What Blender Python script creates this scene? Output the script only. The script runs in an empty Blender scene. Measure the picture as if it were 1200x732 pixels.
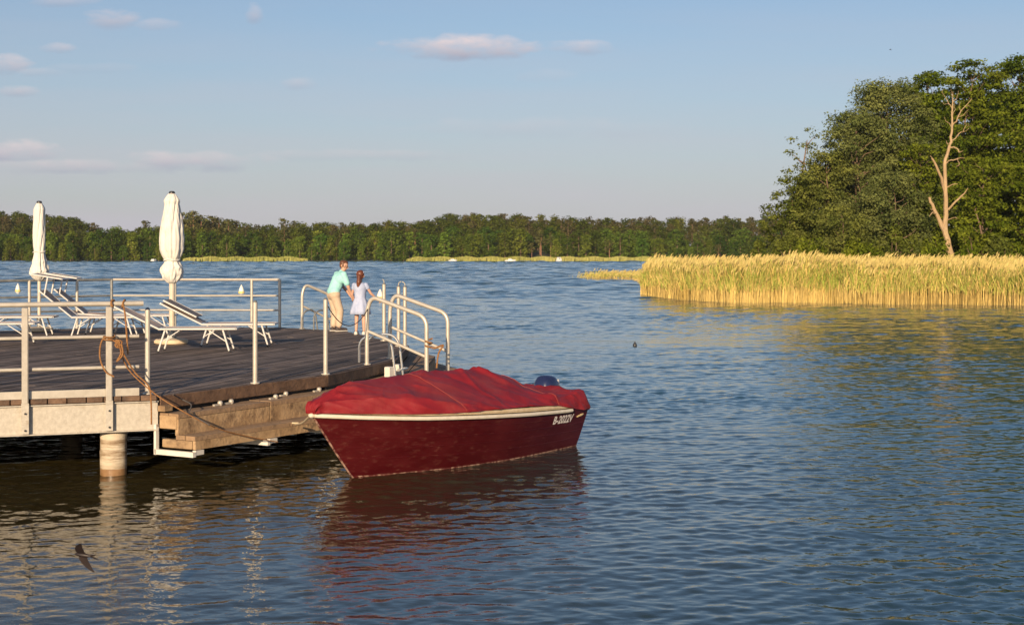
import bpy, math, random
import numpy as np
from mathutils import Vector, Matrix, noise as mnoise

random.seed(7)
rng = np.random.default_rng(11)
R = math.radians
SC = bpy.context.scene
COL = SC.collection
F = 1667.0      # focal length in photo pixels (50 mm equivalent)
H = 2.65        # eye height over the water
HY = 297.0      # horizon row in the photo
DZ = 0.95       # deck height over the water


def P(px, py, Y):
    return Vector(((px - 600) * Y / F, Y, H - (py - HY) * Y / F))


def G(px, py, z):
    Y = F * (H - z) / (py - HY)
    return Vector(((px - 600) * Y / F, Y, z))


# ------------------------------------------------------------------ materials
def new_mat(name):
    m = bpy.data.materials.new(name)
    m.use_nodes = True
    nt = m.node_tree
    for n in list(nt.nodes):
        nt.nodes.remove(n)
    out = nt.nodes.new('ShaderNodeOutputMaterial')
    return m, nt, out


def rgb(c):
    return (c[0], c[1], c[2], 1.0)


def mat(name, c1, c2=None, rough=0.6, scale=8.0, stretch=(1, 1, 1), bump=0.0, bscale=None, metal=0.0,
        island=0.0, detail=6.0, lo=0.35, hi=0.65, spec=0.5, coat=0.0, c3=None, c3scale=3.0, c3lo=0.55, c3hi=0.7, objrand=0.0,
        rot=0.0):
    m, nt, out = new_mat(name)
    N, L = nt.nodes.new, nt.links.new
    b = N('ShaderNodeBsdfPrincipled')
    L(b.outputs[0], out.inputs[0])
    b.inputs['Roughness'].default_value = rough
    b.inputs['Metallic'].default_value = metal
    b.inputs['Specular IOR Level'].default_value = spec
    b.inputs['Coat Weight'].default_value = coat
    tc = N('ShaderNodeTexCoord')
    mp = N('ShaderNodeMapping')
    mp.inputs['Scale'].default_value = stretch
    mp.inputs['Rotation'].default_value = (0, 0, rot)
    L(tc.outputs['Object'], mp.inputs[0])
    nz = N('ShaderNodeTexNoise')
    nz.inputs['Scale'].default_value = scale
    nz.inputs['Detail'].default_value = detail
    nz.inputs['Roughness'].default_value = 0.62
    L(mp.outputs[0], nz.inputs['Vector'])
    mr = N('ShaderNodeMapRange')
    mr.inputs['From Min'].default_value = lo
    mr.inputs['From Max'].default_value = hi
    L(nz.outputs['Fac'], mr.inputs['Value'])
    mix = N('ShaderNodeMix'); mix.data_type = 'RGBA'
    mix.inputs['A'].default_value = rgb(c1)
    mix.inputs['B'].default_value = rgb(c2 or c1)
    L(mr.outputs[0], mix.inputs['Factor'])
    colour = mix.outputs['Result']
    if c3:
        n3 = N('ShaderNodeTexNoise')
        n3.inputs['Scale'].default_value = c3scale
        n3.inputs['Detail'].default_value = 8
        n3.inputs['Roughness'].default_value = 0.7
        L(mp.outputs[0], n3.inputs['Vector'])
        m3 = N('ShaderNodeMapRange')
        m3.inputs['From Min'].default_value = c3lo
        m3.inputs['From Max'].default_value = c3hi
        L(n3.outputs['Fac'], m3.inputs['Value'])
        x3 = N('ShaderNodeMix'); x3.data_type = 'RGBA'
        L(m3.outputs[0], x3.inputs['Factor'])
        L(colour, x3.inputs['A'])
        x3.inputs['B'].default_value = rgb(c3)
        colour = x3.outputs['Result']
    if island or objrand:
        hs = N('ShaderNodeHueSaturation')
        L(colour, hs.inputs['Color'])
        src = None
        if island:
            g = N('ShaderNodeNewGeometry')
            ma = N('ShaderNodeMapRange')
            ma.inputs['To Min'].default_value = 1 - island
            ma.inputs['To Max'].default_value = 1 + island
            L(g.outputs['Random Per Island'], ma.inputs['Value'])
            src = ma.outputs[0]
        if objrand:
            oi = N('ShaderNodeObjectInfo')
            mb = N('ShaderNodeMapRange')
            mb.inputs['To Min'].default_value = 1 - objrand
            mb.inputs['To Max'].default_value = 1 + objrand
            L(oi.outputs['Random'], mb.inputs['Value'])
            if src is None:
                src = mb.outputs[0]
            else:
                mm = N('ShaderNodeMath'); mm.operation = 'MULTIPLY'
                L(src, mm.inputs[0]); L(mb.outputs[0], mm.inputs[1])
                src = mm.outputs[0]
        L(src, hs.inputs['Value'])
        colour = hs.outputs[0]
    L(colour, b.inputs['Base Color'])
    if bump:
        nb = N('ShaderNodeTexNoise')
        nb.inputs['Scale'].default_value = bscale or scale * 3
        nb.inputs['Detail'].default_value = 5
        L(mp.outputs[0], nb.inputs['Vector'])
        bp = N('ShaderNodeBump')
        bp.inputs['Strength'].default_value = bump
        bp.inputs['Distance'].default_value = 0.02
        L(nb.outputs['Fac'], bp.inputs['Height'])
        L(bp.outputs[0], b.inputs['Normal'])
    return m


def leaf_mat(name, c1, c2, trans=0.35, objrand=0.0, scale=0.6, hue=0.03, island=0.35):
    m, nt, out = new_mat(name)
    N, L = nt.nodes.new, nt.links.new
    tc = N('ShaderNodeTexCoord')
    nz = N('ShaderNodeTexNoise')
    nz.inputs['Scale'].default_value = scale
    nz.inputs['Detail'].default_value = 3
    L(tc.outputs['Object'], nz.inputs['Vector'])
    mr = N('ShaderNodeMapRange')
    mr.inputs['From Min'].default_value = 0.38
    mr.inputs['From Max'].default_value = 0.62
    L(nz.outputs['Fac'], mr.inputs['Value'])
    mix = N('ShaderNodeMix'); mix.data_type = 'RGBA'
    mix.inputs['A'].default_value = rgb(c1)
    mix.inputs['B'].default_value = rgb(c2)
    L(mr.outputs[0], mix.inputs['Factor'])
    g = N('ShaderNodeNewGeometry')
    ma = N('ShaderNodeMapRange')
    ma.inputs['To Min'].default_value = 1 - island
    ma.inputs['To Max'].default_value = 1 + island
    L(g.outputs['Random Per Island'], ma.inputs['Value'])
    val = ma.outputs[0]
    hs = N('ShaderNodeHueSaturation')
    if objrand:
        oi = N('ShaderNodeObjectInfo')
        mb = N('ShaderNodeMapRange')
        mb.inputs['To Min'].default_value = 1 - objrand
        mb.inputs['To Max'].default_value = 1 + objrand
        L(oi.outputs['Random'], mb.inputs['Value'])
        mm = N('ShaderNodeMath'); mm.operation = 'MULTIPLY'
        L(val, mm.inputs[0]); L(mb.outputs[0], mm.inputs[1])
        val = mm.outputs[0]
        wn = N('ShaderNodeTexWhiteNoise'); wn.noise_dimensions = '1D'
        L(oi.outputs['Random'], wn.inputs['W'])
        mh = N('ShaderNodeMapRange')
        mh.inputs['To Min'].default_value = 0.5 - hue
        mh.inputs['To Max'].default_value = 0.5 + hue
        L(wn.outputs['Value'], mh.inputs['Value'])
        L(mh.outputs[0], hs.inputs['Hue'])
    L(mix.outputs['Result'], hs.inputs['Color'])
    L(val, hs.inputs['Value'])
    d = N('ShaderNodeBsdfDiffuse')
    t = N('ShaderNodeBsdfTranslucent')
    ms = N('ShaderNodeMixShader')
    ms.inputs[0].default_value = trans
    L(hs.outputs[0], d.inputs['Color'])
    L(hs.outputs[0], t.inputs['Color'])
    L(d.outputs[0], ms.inputs[1]); L(t.outputs[0], ms.inputs[2])
    L(ms.outputs[0], out.inputs[0])
    return m


M = {}
M['deck'] = mat('deck_planks', (.090, .069, .058), (.168, .133, .112), .75, 2.2, (1, 1, 1), .6, 22, island=.5,
                c3=(.20, .15, .115), c3scale=1.3, c3lo=.54, c3hi=.78, spec=.22)
M['edgewood'] = mat('weathered_edge_wood', (.085, .048, .028), (.17, .10, .06), .7, 5, (1, 1, 1), .5, 20, island=.25,
                    c3=(.03, .02, .015), c3scale=4, c3lo=.55, c3hi=.7)
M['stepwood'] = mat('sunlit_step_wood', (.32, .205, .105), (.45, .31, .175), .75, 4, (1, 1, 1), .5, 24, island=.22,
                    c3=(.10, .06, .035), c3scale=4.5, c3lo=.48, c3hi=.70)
M['steptop'] = mat('trodden_step_wood', (.20, .125, .07), (.33, .22, .13), .8, 3, (1, 1, 1), .5, 24, island=.25,
                   c3=(.09, .06, .04), c3scale=3, c3lo=.5, c3hi=.72)
M['galv'] = mat('galvanised_steel', (.42, .385, .325), (.52, .48, .41), .5, 22, (1, 1, 1), .12, 40, metal=.15,
                c3=(.30, .24, .17), c3scale=5, c3lo=.56, c3hi=.72)
M['rail'] = mat('rail_steel', (.46, .42, .355), (.54, .50, .43), .38, 12, metal=.25, c3=(.40, .35, .28), c3scale=3, c3lo=.6, c3hi=.75)
M['dullshaded'] = mat('dull_or_shaded_steel', (.16, .17, .17), (.28, .28, .27), .45, 12, metal=.3)  # dull steel fittings; also back railing steel with shade put into its colour
M['whitepaint'] = mat('white_paint', (.62, .59, .53), (.70, .67, .61), .45, 10, c3=(.55, .48, .38), c3scale=5, c3lo=.62, c3hi=.75)
M['concrete'] = mat('pile_concrete', (.40, .32, .22), (.60, .52, .40), .85, 3.0, (.6, .6, 4.5), .5, 24,
                    c3=(.20, .13, .07), c3scale=1.9, c3lo=.46, c3hi=.60)
M['pilewet'] = mat('wet_pile', (.20, .11, .05), (.30, .18, .09), .35, 8)
M['dark'] = mat('dark_steel', (.02, .02, .022), (.04, .04, .042), .4)
M['chrome'] = mat('ladder_steel', (.60, .60, .58), (.68, .67, .65), .22, 10, metal=.8)
M['hull'] = mat('hull_paint', (.055, .003, .005), (.083, .009, .011), .30, 2.2, (.8, 1, 2.2), .12, 9,
                c3=(.17, .065, .05), c3scale=12.0, c3lo=.55, c3hi=.85, coat=.12)
M['hullwear'] = mat('worn_keel_paint', (.10, .02, .018), (.38, .24, .18), .7, 18, lo=.42, hi=.6)
M['cream'] = mat('cream_rubrail', (.54, .42, .25), (.64, .53, .37), .5, 16, bump=.2, bscale=60)
M['rubwhite'] = mat('white_rubrail', (.60, .54, .43), (.68, .63, .53), .45, 12)
M['cover'] = mat('red_canvas', (.185, .006, .011), (.25, .011, .018), .62, 3.0, (1, 1, 1), .25, 120, c3=(.28, .05, .045), c3scale=1.2,
                 c3lo=.50, c3hi=.80, spec=.40)
M['seam'] = mat('cover_seam', (.24, .035, .03), (.30, .06, .045), .8, 30)
M['navy'] = mat('motor_navy', (.012, .018, .06), (.018, .026, .08), .25, 6, coat=.4)
M['silver'] = mat('motor_silver', (.62, .62, .62), (.7, .7, .7), .3, 8, metal=.3)
M['letter'] = mat('hull_lettering', (.72, .66, .63), (.78, .72, .68), .6, 30)
M['gold'] = mat('gold_plate', (.62, .46, .22), (.70, .55, .30), .4, 30, metal=.2)
M['canvas'] = mat('parasol_canvas', (.63, .61, .56), (.68, .66, .61), .85, 4, bump=.2, bscale=30)
M['parasolpole'] = mat('parasol_pole', (.50, .44, .35), (.60, .54, .44), .5, 8)
M['stone'] = mat('parasol_base_stone', (.55, .43, .28), (.68, .55, .38), .8, 9, bump=.2)
M['lounger'] = mat('lounger_frame', (.62, .60, .56), (.68, .66, .63), .4, 8)
M['sling'] = mat('lounger_sling', (.42, .32, .26), (.52, .41, .34), .8, 30, bump=.2, bscale=90)
M['slingdark'] = mat('canopy_sling', (.17, .14, .125), (.24, .20, .175), .8, 30)
M['rope'] = mat('orange_rope', (.19, .085, .03), (.32, .16, .055), .85, 40, bump=.4, bscale=120)
M['ropeblue'] = mat('dark_cord', (.05, .045, .045), (.09, .08, .075), .8, 40)
M['ropepale'] = mat('pale_rope', (.50, .40, .25), (.60, .50, .33), .85, 40)
M['skin'] = mat('skin', (.52, .30, .20), (.58, .34, .24), .5, 8)
M['shirt'] = mat('turquoise_shirt', (.30, .62, .60), (.35, .68, .66), .8, 6, bump=.3, bscale=14)
M['trouser'] = mat('beige_trousers', (.50, .38, .27), (.58, .46, .34), .85, 6, bump=.3, bscale=14)
M['hairbrown'] = mat('short_brown_hair', (.09, .035, .018), (.14, .055, .025), .5, 30)
M['hairred'] = mat('auburn_hair', (.10, .030, .015), (.155, .048, .022), .45, 30, (1, 1, .2))
M['dress'] = mat('pale_dress', (.34, .40, .58), (.45, .50, .66), .85, 8, bump=.2, bscale=14)
M['shoe'] = mat('dark_shoe', (.04, .03, .03), (.07, .055, .05), .6, 20)
M['sole'] = mat('pale_sole', (.70, .66, .58), None, .6)
M['eye'] = mat('eye_dark', (.02, .015, .012), None, .2)
M['lip'] = mat('lips', (.40, .14, .12), None, .5)
M['buoywhite'] = mat('buoy_white', (.78, .75, .64), (.8, .78, .7), .5, 8)
M['buoyyellow'] = mat('buoy_yellow', (.74, .55, .16), (.78, .62, .25), .5, 8)
M['bird'] = mat('swallow_plumage', (.012, .009, .010), (.024, .015, .014), .5, 30)
M['birdbelly'] = mat('swallow_throat', (.16, .06, .04), (.22, .10, .07), .6, 30)
M['farboat'] = mat('far_boat_white', (.78, .78, .76), None, .4)
M['farboatdark'] = mat('far_boat_window', (.05, .06, .08), None, .2)
M['bark'] = mat('brown_bark', (.13, .085, .055), (.22, .145, .095), .9, 3, (1, 1, .35), .6, 14)
M['palebark'] = mat('dead_bark', (.34, .23, .115), (.46, .33, .185), .85, 2.5, (1, 1, .3), .5, 12, c3=(.22, .15, .10), c3scale=1.2)
M['pinebark'] = mat('pine_bark', (.24, .12, .07), (.34, .18, .11), .9, 3)
M['ground'] = mat('shore_soil', (.07, .06, .025), (.11, .10, .035), .95, .8)
M['meadow'] = mat('far_bank', (.045, .055, .018), (.075, .085, .028), .95, .05)
M['reedstalk'] = mat('reed_stalk', (.46, .325, .085), (.60, .44, .14), .7, .5, island=.38)
M['reedleaf'] = mat('reed_leaf', (.22, .28, .035), (.36, .37, .065), .7, .5, island=.35)
M['reedplume'] = mat('reed_plume', (.42, .33, .10), (.54, .43, .16), .85, .5, island=.25)
M['farreed'] = mat('far_reed', (.24, .25, .055), (.36, .33, .10), .85, .03, island=.25)


# ------------------------------------------------------------------ mesh builder
class MB:
    def __init__(s):
        s.v, s.f, s.m = [], [], []

    def add(s, verts, faces, mi=0):
        o = len(s.v)
        s.v.extend([tuple(x) for x in verts])
        for f in faces:
            s.f.append(tuple(i + o for i in f)); s.m.append(mi)

    def box(s, c, sz, ex=(1, 0, 0), ey=(0, 1, 0), ez=(0, 0, 1), mi=0, bevel=0.0):
        c = Vector(c); ex = Vector(ex).normalized(); ey = Vector(ey).normalized(); ez = Vector(ez).normalized()
        a, b, d = sz[0] / 2, sz[1] / 2, sz[2] / 2
        if not bevel:
            vs = [c + ex * (a * i) + ey * (b * j) + ez * (d * k) for k in (-1, 1) for (i, j) in ((-1, -1), (1, -1), (1, 1), (-1, 1))]
            s.add(vs, [(3, 2, 1, 0), (4, 5, 6, 7), (0, 1, 5, 4), (1, 2, 6, 5), (2, 3, 7, 6), (3, 0, 4, 7)], mi)
        else:
            w = min(bevel, a * .9, b * .9, d * .9)
            rings = []
            for k, ins in ((-d, w), (-d + w, 0), (d - w, 0), (d, w)):
                aa, bb = a - ins, b - ins
                pts = [(-aa + w, -bb), (aa - w, -bb), (aa, -bb + w), (aa, bb - w), (aa - w, bb), (-aa + w, bb), (-aa, bb - w), (-aa, -bb + w)]
                rings.append([c + ex * p[0] + ey * p[1] + ez * k for p in pts])
            vs = [p for r in rings for p in r]
            fs = []
            for r in range(3):
                for i in range(8):
                    j = (i + 1) % 8
                    fs.append((r * 8 + i, r * 8 + j, (r + 1) * 8 + j, (r + 1) * 8 + i))
            fs.append(tuple(range(7, -1, -1))); fs.append(tuple(range(24, 32)))
            s.add(vs, fs, mi)

    def tube(s, path, r, n=8, mi=0, cap=True, flat=1.0):
        path = [Vector(p) for p in path]
        k = len(path)
        rad = r if isinstance(r, (list, tuple)) else [r] * k
        vs = []
        up = None
        for i in range(k):
            if i == 0: t = path[1] - path[0]
            elif i == k - 1: t = path[-1] - path[-2]
            else: t = (path[i + 1] - path[i]).normalized() + (path[i] - path[i - 1]).normalized()
            if t.length < 1e-9: t = Vector((0, 0, 1))
            t.normalize()
            if up is None:
                up = Vector((0, 0, 1)) if abs(t.z) < .9 else Vector((1, 0, 0))
            x = up - t * up.dot(t)
            if x.length < 1e-6:
                x = Vector((1, 0, 0)) - t * t.x
            x.normalize(); y = t.cross(x); up = x
            for j in range(n):
                a = 2 * math.pi * j / n
                vs.append(path[i] + (x * math.cos(a) + y * (math.sin(a) * flat)) * rad[i])
        fs = []
        for i in range(k - 1):
            for j in range(n):
                q = (j + 1) % n
                fs.append((i * n + j, i * n + q, (i + 1) * n + q, (i + 1) * n + j))
        if cap:
            fs.append(tuple(range(n - 1, -1, -1)))
            fs.append(tuple(range((k - 1) * n, k * n)))
        s.add(vs, fs, mi)

    def lathe(s, prof, c=(0, 0, 0), n=24, fn=None, mi=0, sx=1.0, sy=1.0, cap=True):
        c = Vector(c)
        vs = []
        for i, (r, z) in enumerate(prof):
            for j in range(n):
                a = 2 * math.pi * j / n
                rr = r * (fn(a, i / (len(prof) - 1)) if fn else 1)
                vs.append(c + Vector((math.cos(a) * rr * sx, math.sin(a) * rr * sy, z)))
        fs = []
        for i in range(len(prof) - 1):
            for j in range(n):
                q = (j + 1) % n
                fs.append((i * n + j, i * n + q, (i + 1) * n + q, (i + 1) * n + j))
        if cap:
            fs.append(tuple(range(n - 1, -1, -1)))
            fs.append(tuple(range((len(prof) - 1) * n, len(prof) * n)))
        s.add(vs, fs, mi)

    def ball(s, c, r, n=14, rings=9, mi=0):
        r = r if isinstance(r, (tuple, list)) else (r, r, r)
        c = Vector(c)
        vs = [c + Vector((0, 0, -r[2]))]
        for i in range(1, rings):
            p = -math.pi / 2 + math.pi * i / rings
            for j in range(n):
                a = 2 * math.pi * j / n
                vs.append(c + Vector((math.cos(a) * math.cos(p) * r[0], math.sin(a) * math.cos(p) * r[1], math.sin(p) * r[2])))
        vs.append(c + Vector((0, 0, r[2])))
        fs = []
        for j in range(n):
            fs.append((0, 1 + (j + 1) % n, 1 + j))
        for i in range(rings - 2):
            for j in range(n):
                a = 1 + i * n + j; b = 1 + i * n + (j + 1) % n
                fs.append((a, b, b + n, a + n))
        top = len(vs) - 1
        o = 1 + (rings - 2) * n
        for j in range(n):
            fs.append((o + j, o + (j + 1) % n, top))
        s.add(vs, fs, mi)

    def prism(s, poly, z0, z1, mi=0):
        n = len(poly)
        vs = [(p[0], p[1], z0) for p in poly] + [(p[0], p[1], z1) for p in poly]
        fs = [tuple(range(n - 1, -1, -1)), tuple(range(n, 2 * n))]
        for i in range(n):
            j = (i + 1) % n
            fs.append((i, j, n + j, n + i))
        s.add(vs, fs, mi)

    def build(s, name, mats, parent=None, origin=(0, 0, 0), smooth=True, angle=40, place=True):
        o = Vector(origin)
        me = bpy.data.meshes.new(name)
        me.from_pydata([(a[0] - o.x, a[1] - o.y, a[2] - o.z) for a in s.v], [], s.f)
        ms = mats if isinstance(mats, (list, tuple)) else [mats]
        for m in ms:
            me.materials.append(m)
        if len(ms) > 1:
            me.polygons.foreach_set('material_index', s.m)
        if smooth:
            me.polygons.foreach_set('use_smooth', [True] * len(me.polygons))
            try:
                me.set_sharp_from_angle(angle=R(angle))
            except Exception:
                pass
        me.update()
        ob = bpy.data.objects.new(name, me)
        COL.objects.link(ob)
        if parent:
            ob.parent = parent
        elif place:
            ob.location = o
        return ob


def np_mesh(name, V, Fq, mats, mi=None, smooth=False):
    me = bpy.data.meshes.new(name)
    V = np.asarray(V, dtype=np.float32); Fq = np.asarray(Fq, dtype=np.int32)
    nf, k = Fq.shape
    me.vertices.add(len(V)); me.vertices.foreach_set('co', V.ravel())
    me.loops.add(nf * k); me.loops.foreach_set('vertex_index', Fq.ravel())
    me.polygons.add(nf); me.polygons.foreach_set('loop_start', np.arange(0, nf * k, k, dtype=np.int32))
    me.polygons.foreach_set('loop_total', np.full(nf, k, dtype=np.int32))
    for m in (mats if isinstance(mats, (list, tuple)) else [mats]):
        me.materials.append(m)
    if mi is not None:
        me.polygons.foreach_set('material_index', np.asarray(mi, dtype=np.int32))
    me.polygons.foreach_set('use_smooth', np.full(nf, bool(smooth)))
    me.update(calc_edges=True)
    me.validate()
    return me


def obj(name, me, parent=None, loc=None):
    o = bpy.data.objects.new(name, me); COL.objects.link(o)
    if parent: o.parent = parent
    if loc is not None: o.location = loc
    return o


def tag(o, label=None, cat=None, group=None, kind=None):
    if label: o['label'] = label
    if cat: o['category'] = cat
    if group: o['group'] = group
    if kind: o['kind'] = kind
    return o


def empty(name, loc, label, cat, group=None, rz=0):
    e = bpy.data.objects.new(name, None); COL.objects.link(e)
    e.location = loc; e.rotation_euler = (0, 0, rz); e.empty_display_size = .2
    return tag(e, label, cat, group)


def copy_tree(o, parent=None, loc=None, rz=None):
    c = o.copy(); COL.objects.link(c)
    if parent: c.parent = parent
    if loc is not None: c.location = loc
    if rz is not None: c.rotation_euler = (0, 0, rz)
    for ch in [x for x in COL.objects if x.parent is o]:
        copy_tree(ch, c)
    return c


def fillet(pts, r, n=6):
    pts = [Vector(p) for p in pts]
    out = [pts[0]]
    for i in range(1, len(pts) - 1):
        a, b, c = pts[i - 1], pts[i], pts[i + 1]
        d1 = (a - b); d2 = (c - b)
        q = min(r, d1.length * .49, d2.length * .49)
        s, e = b + d1.normalized() * q, b + d2.normalized() * q
        for k in range(n + 1):
            t = k / n
            out.append(s * ((1 - t) ** 2) + b * (2 * t * (1 - t)) + e * (t * t))
    out.append(pts[-1])
    return out


def smoothstep(a, b, x):
    t = np.clip((x - a) / (b - a), 0, 1)
    return t * t * (3 - 2 * t)


def interp(x, xs, ys):
    return float(np.interp(x, xs, ys))


# ------------------------------------------------------------------ camera
cam = bpy.data.cameras.new('camera')
cam.lens = 36 * F / 1200
cam.sensor_width = 36
cam.shift_y = -(366 - HY) / 1200
cam.clip_start = .1
cam.clip_end = 20000
cam.dof.use_dof = True
cam.dof.focus_distance = 19
cam.dof.aperture_fstop = 5.0
co = bpy.data.objects.new('camera', cam); COL.objects.link(co)
co.location = (0, 0, H); co.rotation_euler = (R(90), 0, 0)
SC.camera = co

# ------------------------------------------------------------------ light, sky
SUN_EL, SUN_AZ = 15.0, 11.0      # degrees; azimuth to the left, behind the camera
to_sun = Vector((-math.sin(R(SUN_AZ)) * math.cos(R(SUN_EL)), -math.cos(R(SUN_AZ)) * math.cos(R(SUN_EL)), math.sin(R(SUN_EL))))
sl = bpy.data.lights.new('sun', 'SUN')
sl.energy = 4.9
sl.color = (1.0, .76, .50)
sl.angle = R(.5)
so = bpy.data.objects.new('sun', sl); COL.objects.link(so)
so.rotation_euler = to_sun.to_track_quat('Z', 'Y').to_euler()
so.location = (-10, -20, 30)

w = bpy.data.worlds.new('World'); SC.world = w; w.use_nodes = True
nt = w.node_tree
for n in list(nt.nodes): nt.nodes.remove(n)
N, L = nt.nodes.new, nt.links.new
wo = N('ShaderNodeOutputWorld'); bg = N('ShaderNodeBackground')
SKY_STR = .083
bg.inputs['Strength'].default_value = SKY_STR
L(bg.outputs[0], wo.inputs[0])
sky = N('ShaderNodeTexSky'); sky.sky_type = 'NISHITA'; sky.sun_disc = False
sky.sun_elevation = R(SUN_EL); sky.sun_rotation = R(180 + SUN_AZ)
sky.air_density = 1.0; sky.dust_density = .9; sky.ozone_density = 3.5
tc = N('ShaderNodeTexCoord')
sep = N('ShaderNodeSeparateXYZ'); L(tc.outputs['Generated'], sep.inputs[0])


def mth(op, a, b=None, c=None, clamp=False):
    n = N('ShaderNodeMath'); n.operation = op; n.use_clamp = clamp
    for i, x in enumerate((a, b, c)):
        if x is None: continue
        if isinstance(x, (int, float)): n.inputs[i].default_value = x
        else: L(x, n.inputs[i])
    return n.outputs[0]


ysafe = mth('MAXIMUM', sep.outputs['Y'], .05)
az = mth('DIVIDE', sep.outputs['X'], ysafe)
el = mth('DIVIDE', sep.outputs['Z'], ysafe)
front = mth('GREATER_THAN', sep.outputs['Y'], .1)
comb = N('ShaderNodeCombineXYZ')
L(mth('MULTIPLY', az, 1.0), comb.inputs[0]); L(mth('MULTIPLY', el, 2.6), comb.inputs[1])
n1 = N('ShaderNodeTexNoise'); n1.inputs['Scale'].default_value = 34; n1.inputs['Detail'].default_value = 7; n1.inputs['Roughness'].default_value = .6
L(comb.outputs[0], n1.inputs['Vector'])
nn = mth('SUBTRACT', n1.outputs['Fac'], .5)
clouds = [  # px, py, rx, ry, strength
    (545, 57, 98, 16, 1.0), (683, 56, 46, 10, .55), (498, 55, 56, 12, .8), (585, 52, 36, 12, .8), (640, 90, 40, 9, .15),
    (132, 22, 34, 15, .6), (185, 30, 28, 9, .45), (66, 57, 24, 7, .5), (2, 76, 36, 14, .75), (14, 107, 32, 8, .5), (45, 85, 30, 6, .3),
    (8, 178, 74, 15, .9), (70, 2, 46, 7, .35), (298, 16, 11, 13, .45), (355, 98, 26, 8, .3), (110, 80, 60, 7, .15), (232, 190, 95, 14, .7), (80, 196, 120, 10, .55), (420, 183, 140, 8, .25), (620, 150, 180, 14, .15)]
mask = None; lit = None
for (px, py, rx, ry, st) in clouds:
    u = mth('DIVIDE', mth('SUBTRACT', az, (px - 600) / F), rx / F)
    v = mth('DIVIDE', mth('SUBTRACT', el, (HY - py) / F), ry / F)
    d = mth('ADD', mth('MULTIPLY', u, u), mth('MULTIPLY', v, v))
    e = mth('SUBTRACT', 1.0, d)
    e = mth('ADD', e, mth('MULTIPLY', nn, 3.4))
    e = mth('MULTIPLY', e, .75, clamp=True)
    e = mth('MULTIPLY', mth('SMOOTH_MIN', e, 1.0, .1), st)
    top = mth('MULTIPLY_ADD', v, .8, .42 if py > 182 else .55, clamp=True)
    tl = mth('MULTIPLY', e, top)
    mask = e if mask is None else mth('MAXIMUM', mask, e)
    lit = tl if lit is None else mth('MAXIMUM', lit, tl)
# thin broad veils low over the horizon
comb2 = N('ShaderNodeCombineXYZ')
L(mth('MULTIPLY', az, .5), comb2.inputs[0]); L(mth('MULTIPLY', el, 5.0), comb2.inputs[1])
n2 = N('ShaderNodeTexNoise'); n2.inputs['Scale'].default_value = 7; n2.inputs['Detail'].default_value = 5
L(comb2.outputs[0], n2.inputs['Vector'])
veil = mth('MULTIPLY_ADD', mth('SUBTRACT', n2.outputs['Fac'], .5), .9, .82, clamp=True)
low = mth('SUBTRACT', 1.0, mth('DIVIDE', mth('ABSOLUTE', mth('DIVIDE', sep.outputs['Z'], mth('MAXIMUM', mth('SQRT', mth('ADD', mth('MULTIPLY', sep.outputs['X'], sep.outputs['X']), mth('MULTIPLY', sep.outputs['Y'], sep.outputs['Y']))), .01))), .235), clamp=True)
low = mth('MULTIPLY_ADD', mth('POWER', low, 1.2), .88, .09)
veil = mth('MULTIPLY', mth('MULTIPLY', veil, low), 1.0, clamp=True)
mask = mth('MULTIPLY', mask, front)
m1 = N('ShaderNodeMix'); m1.data_type = 'RGBA'
L(veil, m1.inputs['Factor']); L(sky.outputs[0], m1.inputs['A'])
VE = .84 / SKY_STR
m1.inputs['B'].default_value = rgb([x * VE for x in (.50, .475, .535)])
cc = N('ShaderNodeMix'); cc.data_type = 'RGBA'
cc.inputs['A'].default_value = rgb([x * VE for x in (.34, .36, .45)])
cc.inputs['B'].default_value = rgb([x * VE for x in (.72, .61, .61)])
L(mth('DIVIDE', lit, mth('MAXIMUM', mask, .001), clamp=True), cc.inputs['Factor'])
m2 = N('ShaderNodeMix'); m2.data_type = 'RGBA'
L(mask, m2.inputs['Factor']); L(m1.outputs['Result'], m2.inputs['A']); L(cc.outputs['Result'], m2.inputs['B'])
L(m2.outputs['Result'], bg.inputs['Color'])

vs = SC.view_settings
vs.view_transform = 'Standard'; vs.look = 'None'; vs.gamma = 1; vs.use_curve_mapping = False
vs.exposure = 0.42


# ------------------------------------------------------------------ water
def wave_band(X, Y, lam, n, seed, main, spread):
    """unit slope band of n sine waves near wavelength lam"""
    g = np.random.default_rng(seed)
    Z = np.zeros_like(X)
    for i in range(n):
        l = lam * (.8 + .45 * g.random())
        th = main + g.normal() * spread
        k = 2 * math.pi / l
        Z += np.sin((k * math.cos(th)) * X + (k * math.sin(th)) * Y + g.random() * 6.283) / k
    return Z * math.sqrt(2.0 / n)


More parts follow.
